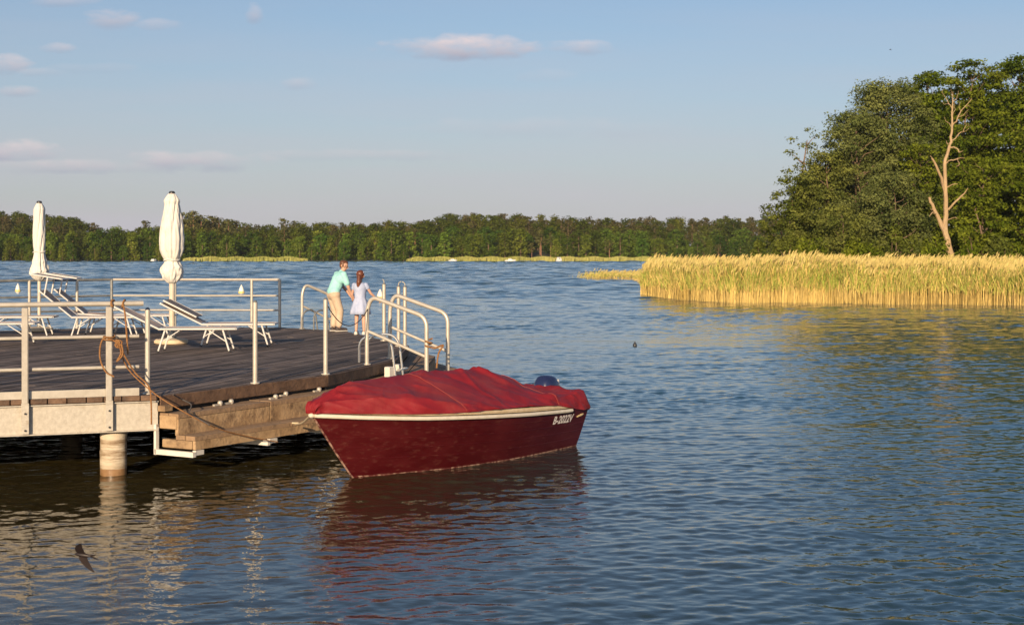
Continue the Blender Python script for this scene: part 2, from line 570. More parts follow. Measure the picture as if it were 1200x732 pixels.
def build_water():
    us = list(np.linspace(-.50, .50, 701))
    out = []
    u = .50; st = .003
    while u < 45:
        st *= 1.35; u += st; out.append(u)
    us = [-x for x in out[::-1]] + us + out
    ys = []
    y = -60.0
    while y < 5.0:
        ys.append(y); y += 5.0
    y = 5.5
    while y < 486:
        ys.append(y); y += .0027 * y
    st = 1.8
    while y < 9000:
        ys.append(y); st *= 1.12; y += st
    us = np.array(us); ys = np.array(ys)
    wid = np.maximum(ys, 7.0)
    X = us[None, :] * wid[:, None]
    Y = np.repeat(ys[:, None], len(us), 1)
    A = smoothstep(.56, .50, np.abs(us))[None, :] * (smoothstep(5.2, 6.5, ys) * smoothstep(486, 478, ys))[:, None]
    Z = np.zeros_like(X, dtype=np.float32)
    sel = A > 0
    xs, yy = X[sel], Y[sel]
    gust = 1 + .28 * np.sin(xs * .31 + yy * .13 + 1.0) * np.sin(yy * .41 - xs * .08) + .20 * np.sin(xs * .05 - yy * .19) + .16 * np.sin(xs * .6 + 2) * np.sin(yy * .9 + xs * .2)
    lee = 1 - .40 * smoothstep(-1.0, -4.0, xs) * smoothstep(30, 16, yy)
    # total slope: calm near the pier, ruffled farther out
    slope = np.interp(yy, [6, 14, 25, 45, 70, 100, 150, 480], [.105, .102, .092, .080, .088, .118, .14, .15]) * gust * lee
    bands = [(.10, .9), (.145, 1.1), (.21, 1.1), (.31, .85), (.46, .55), (.75, .30), (1.3, .17), (2.3, .16), (3.6, .20)]
    ws = []
    for lam, wt in bands:
        wv = wt * smoothstep(1.7, 3.0, lam / (.0027 * yy))          # only what the sheet can carry at that distance
        if lam == 3.6: wv = np.maximum(wv, .22)
        if lam > 3: wv = wv * smoothstep(60, 130, yy)
        ws.append(wv)
    tot = np.sqrt(sum(wv ** 2 for wv in ws)) + 1e-6
    z = np.zeros_like(xs)
    for k, ((lam, wt), wv) in enumerate(zip(bands, ws)):
        m_ = wv > 0.01
        z[m_] += wave_band(xs[m_], yy[m_], lam, 20, 40 + k, R(97), R(44 if lam < .6 else 24)) * (wv / tot)[m_]
    Z[sel] = z * slope * A[sel]
    ny, nx = X.shape
    V = np.stack([X, Y, Z], -1).reshape(-1, 3)
    idx = np.arange(ny * nx).reshape(ny, nx)
    Fq = np.stack([idx[:-1, :-1], idx[:-1, 1:], idx[1:, 1:], idx[1:, :-1]], -1).reshape(-1, 4)
    m, nt, out = new_mat('lake_water')
    N, L = nt.nodes.new, nt.links.new
    b = N('ShaderNodeBsdfPrincipled'); L(b.outputs[0], out.inputs[0])
    b.inputs['Base Color'].default_value = (.022, .025, .016, 1)
    b.inputs['Roughness'].default_value = .035
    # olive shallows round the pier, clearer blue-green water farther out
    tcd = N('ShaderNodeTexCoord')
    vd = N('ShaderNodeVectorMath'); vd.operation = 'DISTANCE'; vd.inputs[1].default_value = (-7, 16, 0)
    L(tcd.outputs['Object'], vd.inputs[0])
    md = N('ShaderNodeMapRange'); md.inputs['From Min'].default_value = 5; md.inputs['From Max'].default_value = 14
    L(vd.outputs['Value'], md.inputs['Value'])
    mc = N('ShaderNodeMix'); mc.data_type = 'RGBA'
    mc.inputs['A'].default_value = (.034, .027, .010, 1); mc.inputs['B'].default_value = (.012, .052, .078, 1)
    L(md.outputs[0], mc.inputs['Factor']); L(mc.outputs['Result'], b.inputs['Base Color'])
    b.inputs['IOR'].default_value = 1.35
    tc = N('ShaderNodeTexCoord')
    sp = N('ShaderNodeSeparateXYZ'); L(tc.outputs['Object'], sp.inputs[0])
    # fine ripples everywhere
    mp = N('ShaderNodeMapping'); mp.inputs['Scale'].default_value = (.62, 1.0, 1.0); mp.inputs['Rotation'].default_value = (0, 0, R(-6))
    L(tc.outputs['Object'], mp.inputs[0])
    na = N('ShaderNodeTexNoise'); na.inputs['Scale'].default_value = 7.5; na.inputs['Detail'].default_value = 3; na.inputs['Roughness'].default_value = .55
    L(mp.outputs[0], na.inputs['Vector'])
    b1 = N('ShaderNodeBump'); b1.inputs['Strength'].default_value = 1; b1.inputs['Distance'].default_value = .006
    L(na.outputs['Fac'], b1.inputs['Height'])
    L(b1.outputs[0], b.inputs['Normal'])
    me = np_mesh('water', V, Fq, m, smooth=True)
    tag(obj('water', me), 'rippled blue lake water out to the far shore', 'water', kind='structure')


build_water()

# ------------------------------------------------------------------ terrain
PXS = [-400, -200, 0, 60, 120, 150, 190, 215, 250, 290, 350, 400, 450, 480, 520, 560, 600, 640, 700, 760, 820, 890, 960, 1200, 1600]
PYS = [246, 240, 244, 250, 258, 262, 262, 252, 253, 261, 261, 260, 256, 252, 250, 246, 247, 250, 254, 253, 252, 251, 250, 246, 246]


def ridge(X, Y):
    px = 600 + F * X / Y
    return H + (HY - np.interp(px, PXS, PYS)) * 620.0 / F


def hill_z(X, Y):
    t = np.clip((Y - 497) / 120.0, 0, 1)
    return .25 + (np.maximum(ridge(X, 620.0) - 13.4, 0)) * t ** .85


def far_hills():
    xs = np.arange(-700, 900, 12.0)
    ys = np.concatenate([[484, 490, 494, 497], np.arange(505, 760, 15.0), [820, 950, 1200]])
    Xg, Yg = np.meshgrid(xs, ys)
    Z = hill_z(Xg, Yg)
    Z[0, :] = -.6; Z[1, :] = -.12
    V = np.stack([Xg, Yg, Z], -1).reshape(-1, 3)
    ny, nx = Xg.shape
    idx = np.arange(ny * nx).reshape(ny, nx)
    Fq = np.stack([idx[:-1, :-1], idx[:-1, 1:], idx[1:, 1:], idx[1:, :-1]], -1).reshape(-1, 4)
    tag(obj('hills', np_mesh('hills', V, Fq, M['meadow'], smooth=True)), 'low green hills behind the far shore', 'hills', kind='structure')


far_hills()


def shore_z(X, Y):
    # bank of the wooded headland on the right
    a = smoothstep(104, 114, Y + 0.0 * X) * smoothstep(17, 24, X)
    return -.6 + 1.1 * a


def headland():
    xs = np.arange(10, 170, 2.5); ys = np.arange(96, 260, 3.0)
    Xg, Yg = np.meshgrid(xs, ys)
    Z = shore_z(Xg, Yg) * smoothstep(270, 225, Yg) - .6 * (1 - smoothstep(270, 225, Yg)) + .12 * np.sin(Xg * .7) * np.sin(Yg * .5)
    V = np.stack([Xg, Yg, Z], -1).reshape(-1, 3)
    ny, nx = Xg.shape
    idx = np.arange(ny * nx).reshape(ny, nx)
    Fq = np.stack([idx[:-1, :-1], idx[:-1, 1:], idx[1:, 1:], idx[1:, :-1]], -1).reshape(-1, 4)
    tag(obj('ground', np_mesh('ground', V, Fq, M['ground'], smooth=True)), 'low grassy bank of the wooded headland', 'ground', kind='structure')


headland()


# ------------------------------------------------------------------ foliage
def leaf_quads(C, size, g, out, aspect=1.0):
    """C (n,3) centres, size (n,), out (n,3) the way the twig faces; leaves lie loosely across it"""
    n = len(C)
    c = out * 1.0 + g.normal(size=(n, 3)) * .55
    c[:, 2] += .25
    c /= np.linalg.norm(c, axis=1)[:, None] + 1e-9
    a = g.normal(size=(n, 3))
    a -= c * np.sum(a * c, 1)[:, None]
    a /= np.linalg.norm(a, axis=1)[:, None] + 1e-9
    b = np.cross(c, a)
    s = (size * .5)[:, None]
    p0 = C - a * s * aspect
    p1 = C + b * s * .62 + c * s * .15
    p2 = C + a * s * aspect
    p3 = C - b * s * .62 + c * s * .15
    V = np.stack([p0, p1, p2, p3], 1).reshape(-1, 3)
    Fq = np.arange(n * 4).reshape(n, 4)
    return V, Fq


def clump_leaves(clumps, per, size, g, shell=.55, drop=0.0):
    Cs, Ss, Os = [], [], []
    for (c, r) in clumps:
        n = int(per * (r[0] * r[1] * r[2]) ** (2 / 3) + 6)
        d = g.normal(size=(n, 3)); d /= np.linalg.norm(d, axis=1)[:, None]
        rad = g.random(n) ** shell
        rad *= 1 + .28 * np.sin(d[:, 0] * 5 + c[0] * 3) * np.sin(d[:, 2] * 6 + c[1])
        p = np.array(c) + d * rad[:, None] * np.array(r)
        p[:, 2] -= drop * g.random(n) ** 2 * r[2]
        Cs.append(p); Ss.append(size * (.6 + .8 * g.random(n)))
        o = d / np.array(r); Os.append(o / np.linalg.norm(o, axis=1)[:, None])
    return leaf_quads(np.concatenate(Cs), np.concatenate(Ss), g, np.concatenate(Os))


def limb_path(a, b, g, bend=.12, n=5):
    a = np.array(a, float); b = np.array(b, float)
    L_ = np.linalg.norm(b - a)
    off = g.normal(size=3) * L_ * bend
    pts = []
    for i in range(n + 1):
        t = i / n
        pts.append(Vector(a + (b - a) * t + off * math.sin(math.pi * t) + g.normal(size=3) * L_ * .02 * (0 < i < n)))
    return pts


def tree(name, base, height, width, crown_lo, style, leafm, barkm, label, cat, group, seed, leafsize=.30, per=90, lean=(0, 0),
         nclump=40, parent_parts=True, trunk_r=None):
    g = np.random.default_rng(seed)
    tr = trunk_r or height * .017
    mb = MB()
    top = np.array([lean[0], lean[1], height * .92])
    tp = limb_path((0, 0, -.4), top, g, .03, 8)
    mb.tube(tp, [tr * (1.25 if i == 0 else 1) * (1 - .86 * i / 8) for i in range(9)], 8)
    clumps = []
    cz0 = crown_lo
    for i in range(nclump):
        t = (i + g.random()) / nclump
        z = cz0 + (height - cz0) * t
        tt = t
        if style == 'round':
            prof = math.sqrt(max(0.05, 1 - ((tt - .42) / .62) ** 2))
        elif style == 'dome':
            prof = math.sqrt(max(0.05, 1 - ((tt - .25) / .78) ** 2))
        elif style == 'cone':
            prof = 1.02 - .78 * tt
        elif style == 'column':
            prof = .75 + .3 * math.sin(tt * 3.0) - .35 * max(0, tt - .75) * 4 * .6
        elif style == 'layer':
            prof = (1 - .5 * tt) * (.75 + .4 * math.sin(tt * 22))
        else:
            prof = 1
        ang = i * 2.39996 + g.normal() * .4
        rr = width * .5 * prof * (.30 + .70 * g.random() ** .55)
        cx = math.cos(ang) * rr + lean[0] * z / height
        cy = math.sin(ang) * rr + lean[1] * z / height
        cr = width * (.10 + .15 * g.random()) * (1 - .25 * tt)
        fl = .62 if style != 'layer' else .36
        clumps.append(((cx, cy, z), (cr * (1.0 + .4 * g.random()), cr * (1.0 + .4 * g.random()), cr * fl)))
        if i % 2 == 0 or style == 'layer':
            zz = max(crown_lo * .55, z - rr * .6 - .3)
            k = min(zz / (height * .92), .97)
            a = (lean[0] * k, lean[1] * k, zz)
            r0 = tr * (.55 - .35 * t)
            mb.tube(limb_path(a, (cx, cy, z), g, .08, 5), [r0 * (1 - .8 * j / 5) for j in range(6)], 5)
    V, Fq = clump_leaves(clumps, per, leafsize, g, drop=.5 if style in ('dome', 'willow') else .25)
    root = empty(name, base, label, cat, group)
    mb.build('trunk', barkm, root)
    obj('crown', np_mesh('crown', V, Fq, leafm), root)
    return root


M['alder'] = leaf_mat('alder_leaves', (.055, .088, .009), (.150, .190, .018), .30)
M['alder2'] = leaf_mat('alder_light_leaves', (.085, .122, .010), (.175, .205, .022), .30)
M['willow'] = leaf_mat('willow_leaves', (.095, .122, .036), (.195, .215, .066), .28)
M['willow2'] = leaf_mat('willow_olive_leaves', (.098, .122, .026), (.190, .205, .048), .28)
M['shrub'] = leaf_mat('shrub_leaves', (.080, .105, .018), (.140, .160, .030), .3)
M['farbroad'] = leaf_mat('far_broadleaf', (.062, .104, .014), (.118, .166, .026), .2, objrand=.40, hue=.022, scale=.12)
M['farlight'] = leaf_mat('far_light_leaf', (.095, .135, .017), (.165, .200, .034), .2, objrand=.34, hue=.02, scale=.12)
M['farpine'] = leaf_mat('far_pine', (.085, .092, .028), (.140, .130, .046), .15, objrand=.22, hue=.02, scale=.12)

TG = 'trees of the wooded headland'


def at(px, Y, z=.4):
    return Vector(((px - 600) * Y / F, Y, z))


def hgt(py, Y, z=.4):
    return H + (HY - py) * Y / F - z


# big alders at the back right
def headland_trees():
    spec = [
        # px, Y, top py, width m, crown lo, style, leaf, bark, label, seed, leaf, per, n
        (1088, 136, 84, 9.0, 3.0, 'layer', 'alder', 'bark', 'tall dark green alder rising right behind the bare dead tree', 21, .32, 230, 80),
        (1140, 140, 76, 9.5, 2.5, 'layer', 'alder2', 'bark', 'tall alder whose crown tops the wood just right of the dead tree', 22, .32, 230, 84),
        (1196, 142, 70, 10.0, 2.5, 'layer', 'alder', 'bark', 'tallest dark alder cut by the right edge of the photo', 23, .32, 230, 84),
        (1250, 140, 74, 10.0, 2.5, 'layer', 'alder2', 'bark', 'alder at the outer right end of the wood, mostly cut off by the edge', 24, .40, 110, 50),
        (1152, 120, 185, 6.5, 1.0, 'layer', 'alder2', 'bark', 'lower bright green alder in front, right of the dead tree trunk', 26, .28, 260, 60),
        (1218, 122, 150, 8.0, 1.0, 'layer', 'alder2', 'bark', 'bright green alder low at the right edge behind the reeds', 27, .28, 250, 60),
        (1078, 126, 170, 6.5, 1.2, 'layer', 'alder2', 'bark', 'bright green young alder just left of the dead tree', 28, .28, 260, 56),
        (1040, 132, 101, 9.5, 3.4, 'dome', 'willow', 'bark', 'big grey-green willow, the tallest of the grey trees left of the alders', 31, .22, 420, 74),
        (1003, 128, 132, 8.0, 2.6, 'dome', 'willow', 'bark', 'grey-green willow with a rounded top left of the tallest willow', 32, .22, 420, 62),
        (1046, 120, 205, 6.5, 2.2, 'dome', 'willow', 'bark', 'smaller grey willow with a leaning brown trunk behind the reeds', 33, .22, 400, 46),
        (968, 126, 178, 6.5, 1.2, 'dome', 'willow2', 'bark', 'olive willow with drooping boughs in the middle of the left wood edge', 34, .22, 420, 48),
        (946, 130, 150, 3.8, 6.0, 'column', 'willow2', 'bark', 'thin half bare tree sticking up over the left wood edge', 35, .24, 120, 20),
        (932, 128, 205, 5.2, .8, 'dome', 'shrub', 'bark', 'green tree at the left end of the wood below the thin tree', 36, .23, 360, 32),
        (912, 134, 232, 4.0, .6, 'dome', 'shrub', 'bark', 'smallest round tree at the very left tip of the wood', 37, .27, 200, 26),
        (985, 116, 243, 5.5, .5, 'dome', 'willow2', 'bark', 'low spreading olive willow hanging over the reeds', 38, .21, 420, 26),
        (1022, 145, 140, 8.5, 2.0, 'round', 'alder', 'bark', 'dark alder in shade behind the grey willows', 39, .36, 150, 60),
        (1118, 150, 120, 10.0, 1.0, 'round', 'alder', 'bark', 'dark alder deep in the wood behind the dead tree', 40, .4, 140, 60),
        (1180, 152, 110, 10.0, 1.0, 'round', 'alder', 'bark', 'dark alder deep in the wood near the right edge', 41, .4, 140, 60),
        (968, 146, 200, 7.0, 1.0, 'round', 'alder', 'bark', 'dark alder in shade behind the thin half bare tree', 42, .36, 150, 46),
    ]
    for (px, Y, py, wd, lo, st, lf, bk, lab, sd, ls, per, nc) in spec:
        tree('willow_tree' if lf.startswith('willow') else ('broadleaf_tree' if lf == 'shrub' else 'alder_tree'), at(px, Y), hgt(py, Y), wd, lo, st, M[lf], M[bk], lab, 'tree', TG, sd, ls, per, nclump=nc,
             trunk_r=.22 if hgt(py, Y) > 12 else .14)


headland_trees()


def shrub(px, Y, py, wd, label, seed, leafm):
    g = np.random.default_rng(seed)
    base = at(px, Y, .3); h = hgt(py, Y, .3)
    mb = MB(); cl = []
    for i in range(16):
        a = g.random() * 6.28; rr = wd * .42 * g.random() ** .5
        z = h * (.25 + .62 * g.random()) * (1 - .35 * (rr / (wd * .5)) ** 2)
        c = (math.cos(a) * rr, math.sin(a) * rr * .7, z)
        cl.append((c, (wd * .17, wd * .15, h * .2)))
        mb.tube(limb_path((g.normal() * .1, g.normal() * .1, -.3), c, g, .1, 4), [.05, .045, .035, .025, .015], 5)
    V, Fq = clump_leaves(cl, 230, .25, g)
    r = empty('waterside_shrub', base, label, 'shrub', 'shrubs behind the reeds')
    mb.build('stem', M['bark'], r)
    obj('foliage', np_mesh('foliage', V, Fq, leafm), r)


for args in [(925, 118, 262, 3.6, 'small green shrub at the left foot of the wood', 51, M['shrub']),
             (955, 114, 270, 3.4, 'bright low shrub between the left wood edge and the reeds', 52, M['alder2']),
             (1015, 113, 272, 4.0, 'green shrub behind the reeds below the grey willows', 53, M['alder2']),
             (1050, 113, 262, 3.8, 'dark green shrub left of the dead tree foot', 54, M['shrub']),
             (1095, 112.5, 268, 2.6, 'bright green shrub close to the left of the dead tree', 55, M['alder2']),
             (1133, 112.5, 262, 2.8, 'green shrub close to the right of the dead tree', 56, M['alder2']),
             (1170, 114, 268, 3.6, 'olive shrub behind the reeds second from the right edge', 57, M['shrub']),
             (1203, 113, 264, 4.2, 'green shrub behind the reeds at the right edge', 58, M['alder2']),
             (898, 128, 272, 3.2, 'lowest shrub at the left tip of the headland', 59, M['shrub'])]:
    shrub(*args)


def dead_tree():
    Y0 = 115.5
    base = P(1114, 306, Y0); base.z = .2

    def q(cx, cy, dy=0.0):
        return P(1050 + cx / 3.33, 90 + cy / 3.33, Y0 + dy)
    root = empty('dead_tree', base, 'bare pale dead tree with broken limbs standing before the dark alders', 'tree', TG)
    g = np.random.default_rng(5)

    def limb(pts, radii, name):
        mb = MB()
        pts = [q(*p) for p in pts]
        # subdivide with small kinks
        out, rr = [], []
        for i in range(len(pts) - 1):
            for k in range(3):
                t = k / 3
                out.append(pts[i].lerp(pts[i + 1], t) + (Vector(g.normal(size=3)) * .04 if k else Vector((0, 0, 0))))
                rr.append(radii[i] * (1 - t) + radii[i + 1] * t)
        out.append(pts[-1]); rr.append(radii[-1])
        mb.tube(out, [max(.012, x * .62) for x in rr], 8)
        return mb.build(name, M['palebark'], root, base)
    limb([(222, 725), (210, 680), (193, 610), (196, 540), (193, 450), (190, 340), (205, 285), (216, 255), (219, 190), (221, 120), (222, 58)],
         [.50, .42, .36, .30, .26, .22, .19, .17, .13, .09, .03], 'trunk')
    for pts, rd in [
        ([(194, 615), (170, 560), (148, 515), (130, 470)], [.30, .27, .22, .16]),
        ([(158, 535), (143, 528, -.6), (130, 545, -1)], [.08, .06, .03]),
        ([(191, 450), (178, 395, -.4), (158, 350, -.6), (140, 318, -.8)], [.18, .18, .16, .12]),
        ([(196, 520), (222, 498, -.4), (255, 465, -.7), (281, 434, -1)], [.15, .13, .10, .04]),
        ([(200, 430), (222, 420, -.5), (240, 418, -.8)], [.08, .06, .03]),
        ([(208, 275), (232, 278, -.4), (246, 295, -.6), (262, 288, -.7)], [.11, .09, .07, .02]),
        ([(192, 340), (215, 325, -.4), (240, 320, -.7), (266, 318, -.9)], [.09, .08, .06, .03]),
        ([(216, 255), (236, 235, .4), (262, 215, .7), (275, 185, .9)], [.09, .07, .05, .02]),
        ([(219, 195), (240, 160, -.4), (268, 118, -.6), (296, 84, -.8)], [.10, .08, .05, .02]),
        ([(240, 160), (262, 150, .3), (283, 128, .5)], [.05, .04, .02]),
        ([(221, 130), (205, 105, .3), (186, 70, .5)], [.07, .05, .02]),
        ([(222, 100), (238, 82, .3), (244, 55, .3)], [.05, .03, .015]),
        ([(205, 105), (190, 108, -.3), (178, 98, -.4)], [.035, .025, .012]),
        ([(212, 265), (200, 262, -.4), (196, 250, -.5)], [.06, .05, .02]),
        ([(240, 318), (246, 345, -.6), (236, 352, -.8)], [.06, .05, .02]),
        ([(197, 560), (232, 548, -.5), (241, 553, -.6)], [.06, .04, .02]),
        ([(221, 150), (232, 128, .4), (228, 100, .6)], [.05, .03, .015]), ([(268, 118, -.6), (280, 112, -.4), (290, 118, -.4)], [.03, .02, .01]),
        ([(222, 80), (214, 64, -.3), (216, 48, -.4)], [.035, .02, .01]), ([(186, 70, .5), (180, 60, .5), (182, 50, .5)], [.02, .015, .01]),
        ([(252, 140, -.4), (246, 118, -.4), (250, 98, -.5)], [.03, .02, .01]), ([(219, 200), (206, 180, .4), (194, 172, .5), (188, 158, .5)], [.05, .035, .02, .01]),
        ([(262, 215, .7), (272, 212, .7), (284, 200, .7)], [.03, .02, .01]), ([(255, 465, -.7), (262, 470, -.9), (272, 468, -1)], [.04, .03, .015]),
        ([(140, 318, -.8), (136, 306, -.8)], [.06, .015]), ([(148, 515), (138, 520, -.4), (132, 514, -.6)], [.06, .04, .015])]:
        limb(pts, rd, 'limb')


dead_tree()


# ------------------------------------------------------------------ far wood
def far_tree_mesh(kind, seed):
    g = np.random.default_rng(seed)
    h = 15.0
    clumps = []
    mb = MB()
    if kind == 'pine':
        lo, wd = 7.5, 6.5
    elif kind == 'light':
        lo, wd = .6, 7.6
    else:
        lo, wd = .8, 8.4
    nc = 26 if kind != 'pine' else 14
    for i in range(nc):
        t = (i + g.random()) / nc
        z = lo + (h - .8 - lo) * t
        prof = math.sqrt(max(.08, 1 - ((t - .35) / .70) ** 2)) if kind != 'light' else 1.05 - .72 * t
        a = i * 2.4 + g.normal() * .5
        rr = wd * .42 * prof * (.35 + .65 * g.random() ** .6)
        cr = wd * (.17 + .09 * g.random())
        clumps.append(((math.cos(a) * rr, math.sin(a) * rr, z), (cr, cr, cr * (.7 if kind != 'pine' else .5))))
    V, Fq = clump_leaves(clumps, 17, .85, g, shell=.4)
    mb.tube([(0, 0, -.5), (.1, 0, h * .45), (0, .1, h * .9)], [.26, .2, .06], 5)
    tv = np.array([list(x) for x in mb.v]); 
    tf = [f for f in mb.f if len(f) == 4]
    V2 = np.concatenate([V, tv]); F2 = np.concatenate([Fq, np.array(tf) + len(V)])
    mi = np.concatenate([np.zeros(len(Fq), int), np.ones(len(tf), int)])
    lm = {'broad': M['farbroad'], 'light': M['farlight'], 'pine': M['farpine']}[kind]
    bk = M['pinebark'] if kind == 'pine' else M['bark']
    return np_mesh('far_tree', V2, F2, [lm, bk], mi), V2, F2, mi


far_kinds = {k: [far_tree_mesh(k, 100 + 10 * i + j) for j in range(5)] for i, k in enumerate(('broad', 'light', 'pine'))}
FLAB = {'broad': ('broadleaf_tree', 'dark green round-crowned tree in the wood along the far shore'),
        'light': ('broadleaf_tree', 'paler yellow-green tree tapering to a point in the far shore wood'),
        'pine': ('pine_tree', 'brownish pine with a bare red trunk in the far shore wood')}


def far_wood():
    g = np.random.default_rng(77)
    spots = []
    rows = [(492.5, 4.6, 'edge'), (498, 6.2, 'front'), (506, 6.4, 'front'), (516, 6.0, 'mid'), (528, 6.0, 'mid'), (541, 5.6, 'mid'), (555, 5.4, 'back'),
            (570, 5.4, 'back'), (585, 5.4, 'back'), (600, 5.2, 'back'), (612, 5.0, 'back'), (624, 5.0, 'back'), (640, 6, 'back')]
    for (Y, st, zone) in rows:
        x = -235.0 + g.random() * 4
        lim = 130 if Y < 520 else 155
        while x < lim:
            xx = x + g.normal() * 1.3; yy = Y + g.normal() * 2.2
            px = 600 + F * xx / yy
            lowreed = (212 < px < 362) or (478 < px < 790)
            if not (Y < 496 and lowreed):
                r = g.random()
                if zone in ('front', 'edge'):
                    k = 'light' if r < .45 else 'broad'
                elif zone == 'mid':
                    k = 'light' if r < .25 else ('broad' if r < .85 else 'pine')
                else:
                    k = 'broad' if r < .5 else ('light' if r < .62 else 'pine')
                if px > 600 and g.random() < .3: k = 'pine' if zone not in ('front', 'edge') else k
                if px > 610 and zone in ('front', 'edge') and g.random() < .30: k = 'pine'
                s = {'edge': .36, 'front': .62, 'mid': .64, 'back': .74}[zone] * (.70 + .52 * g.random())
                if zone == 'edge' and g.random() < .3: s *= 1.7
                if 120 < px < 205 and zone == 'back': s *= .8
                spots.append((xx, yy, k, s))
            x += .84 * st * (.75 + .5 * g.random())
    # lone taller pines above the ridge behind the bigger parasol
    for (px, py) in [(214, 248), (221, 246), (229, 245), (238, 250), (247, 251), (256, 253), (268, 254), (276, 256), (172, 256), (334, 254), (344, 257)]:
        X = (px - 600) * 560 / F
        z = float(hill_z(np.array(X), np.array(560.0)))
        hh = H + (HY - py) * 560 / F - z
        spots.append((X, 560 + g.normal() * 2, 'pine!', hh / 15.0))
    vis = [s for s in spots if abs(s[0] / s[1]) < .41]
    vis.sort(key=lambda s: (s[2] != 'pine!', s[1]))
    single = set(id(s) for s in vis[:288])
    cnt = 0
    rest_V, rest_F, rest_m = {k: [] for k in far_kinds}, {k: [] for k in far_kinds}, {k: [] for k in far_kinds}
    for s in spots:
        x, y, k, sc = s
        lone = k == 'pine!'
        k = k.strip('!')
        me, V, Fq, mi = far_kinds[k][int(g.integers(0, 5))]
        z = float(hill_z(np.array(x), np.array(y))) - .1
        rz = g.random() * 6.28
        if id(s) in single:
            nm, lab = FLAB[k]
            if lone: lab = 'tall dark pine standing clear above the ridge of the far wood'
            o = obj(nm, me, loc=(x, y, z))
            o.rotation_euler = (0, 0, rz); wx = 1.0 if k == 'pine' else 1.24; o.scale = (sc * wx * (.9 + .2 * g.random()), sc * wx, sc)
            tag(o, lab, 'tree', {'broad': 'dark broadleaf trees of the far shore', 'light': 'pale green trees of the far shore', 'pine': 'pines of the far shore'}[k] if not lone else 'pines standing above the far ridge')
        else:
            c, sn = math.cos(rz), math.sin(rz)
            Q = V * sc * (1.0 if k == 'pine' else np.array([1.24, 1.24, 1.0]))
            Q = np.stack([Q[:, 0] * c - Q[:, 1] * sn + x, Q[:, 0] * sn + Q[:, 1] * c + y, Q[:, 2] + z], 1)
            off = sum(len(a) for a in rest_V[k])
            rest_V[k].append(Q); rest_F[k].append(Fq + off); rest_m[k].append(mi)
    mats = [M['farbroad'], M['farlight'], M['farpine'], M['bark']]
    Vs, Fs, Ms, off = [], [], [], 0
    for i, k in enumerate(('broad', 'light', 'pine')):
        if not rest_V[k]: continue
        V = np.concatenate(rest_V[k]); Fq = np.concatenate(rest_F[k]) + off; mi = np.concatenate(rest_m[k])
        Vs.append(V); Fs.append(Fq); Ms.append(np.where(mi == 0, i, 3)); off += len(V)
    me = np_mesh('far_wood', np.concatenate(Vs), np.concatenate(Fs), mats, np.concatenate(Ms))
    tag(obj('far_wood', me), 'dense wood covering the hills behind the far shore', 'wood', kind='stuff')


far_wood()


# ------------------------------------------------------------------ reeds
def reed_bed(name, pts, hts, label, seed, stalk_w=.028, leaves=4, plume=True):
    g = np.random.default_rng(seed)
    V, Fq, Mi = [], [], []

    def ribbon(p, d, wds, mi):
        # p list of points, d unit horizontal width direction
        o = len(V)
        for q, wv in zip(p, wds):
            V.append((q[0] - d[0] * wv, q[1] - d[1] * wv, q[2]))
            V.append((q[0] + d[0] * wv, q[1] + d[1] * wv, q[2]))
        for i in range(len(p) - 1):
            Fq.append((o + 2 * i, o + 2 * i + 1, o + 2 * i + 3, o + 2 * i + 2)); Mi.append(mi)
    for (x, y), h in zip(pts, hts):
        h = h * (.78 + .36 * g.random())
        a = g.random() * 6.28
        d = (math.cos(a * .5 - .8), math.sin(a * .5 - .8) * .5)
        lx, ly = .10 + g.normal() * .19, g.normal() * .14
        if g.random() < .05: h *= .62; lx *= 3
        wv = stalk_w * (.5 + .5 * g.random())
        P3 = [(x + lx * t * t * h * .6, y + ly * t * t * h * .6, -.15 + (h + .15) * t) for t in (0, .4, .75, 1.0)]
        ribbon(P3, d, [wv * .5, wv * .45, wv * .35, wv * .2], 0)
        for k in range(leaves):
            t0 = .30 + .5 * g.random()
            b = g.random() * 6.28
            q = (x + lx * t0 * t0 * h * .6, y + ly * t0 * t0 * h * .6, h * t0)
            ll = h * (.22 + .16 * g.random())
            ex, ey = math.cos(b), math.sin(b)
            pts3 = [q, (q[0] + ex * ll * .22, q[1] + ey * ll * .22, q[2] + ll * .62), (q[0] + (ex * .55 + .12) * ll, q[1] + ey * ll * .5, q[2] + ll * .80)]
            dd = (-ey, ex) if g.random() < .5 else (1, 0)
            ribbon(pts3, dd, [wv * .45, wv * .6, .003], 1 if g.random() < .74 else 0)
        if plume and g.random() < .42:
            tx, ty, tz = P3[-1]
            pl = (.22 + .14 * g.random()) * min(1, h / 1.5)
            ribbon([(tx, ty, tz - .05), (tx + .05 + lx * .1, ty, tz + pl * .5), (tx + .14 + lx * .2, ty, tz + pl * .86)], (1, .2), [.010, .026 + .018 * g.random(), .005], 2)
    me = np_mesh(name, V, Fq, [M['reedstalk'], M['reedleaf'], M['reedplume']], Mi)
    return tag(obj(name, me), label, 'reeds', kind='stuff')


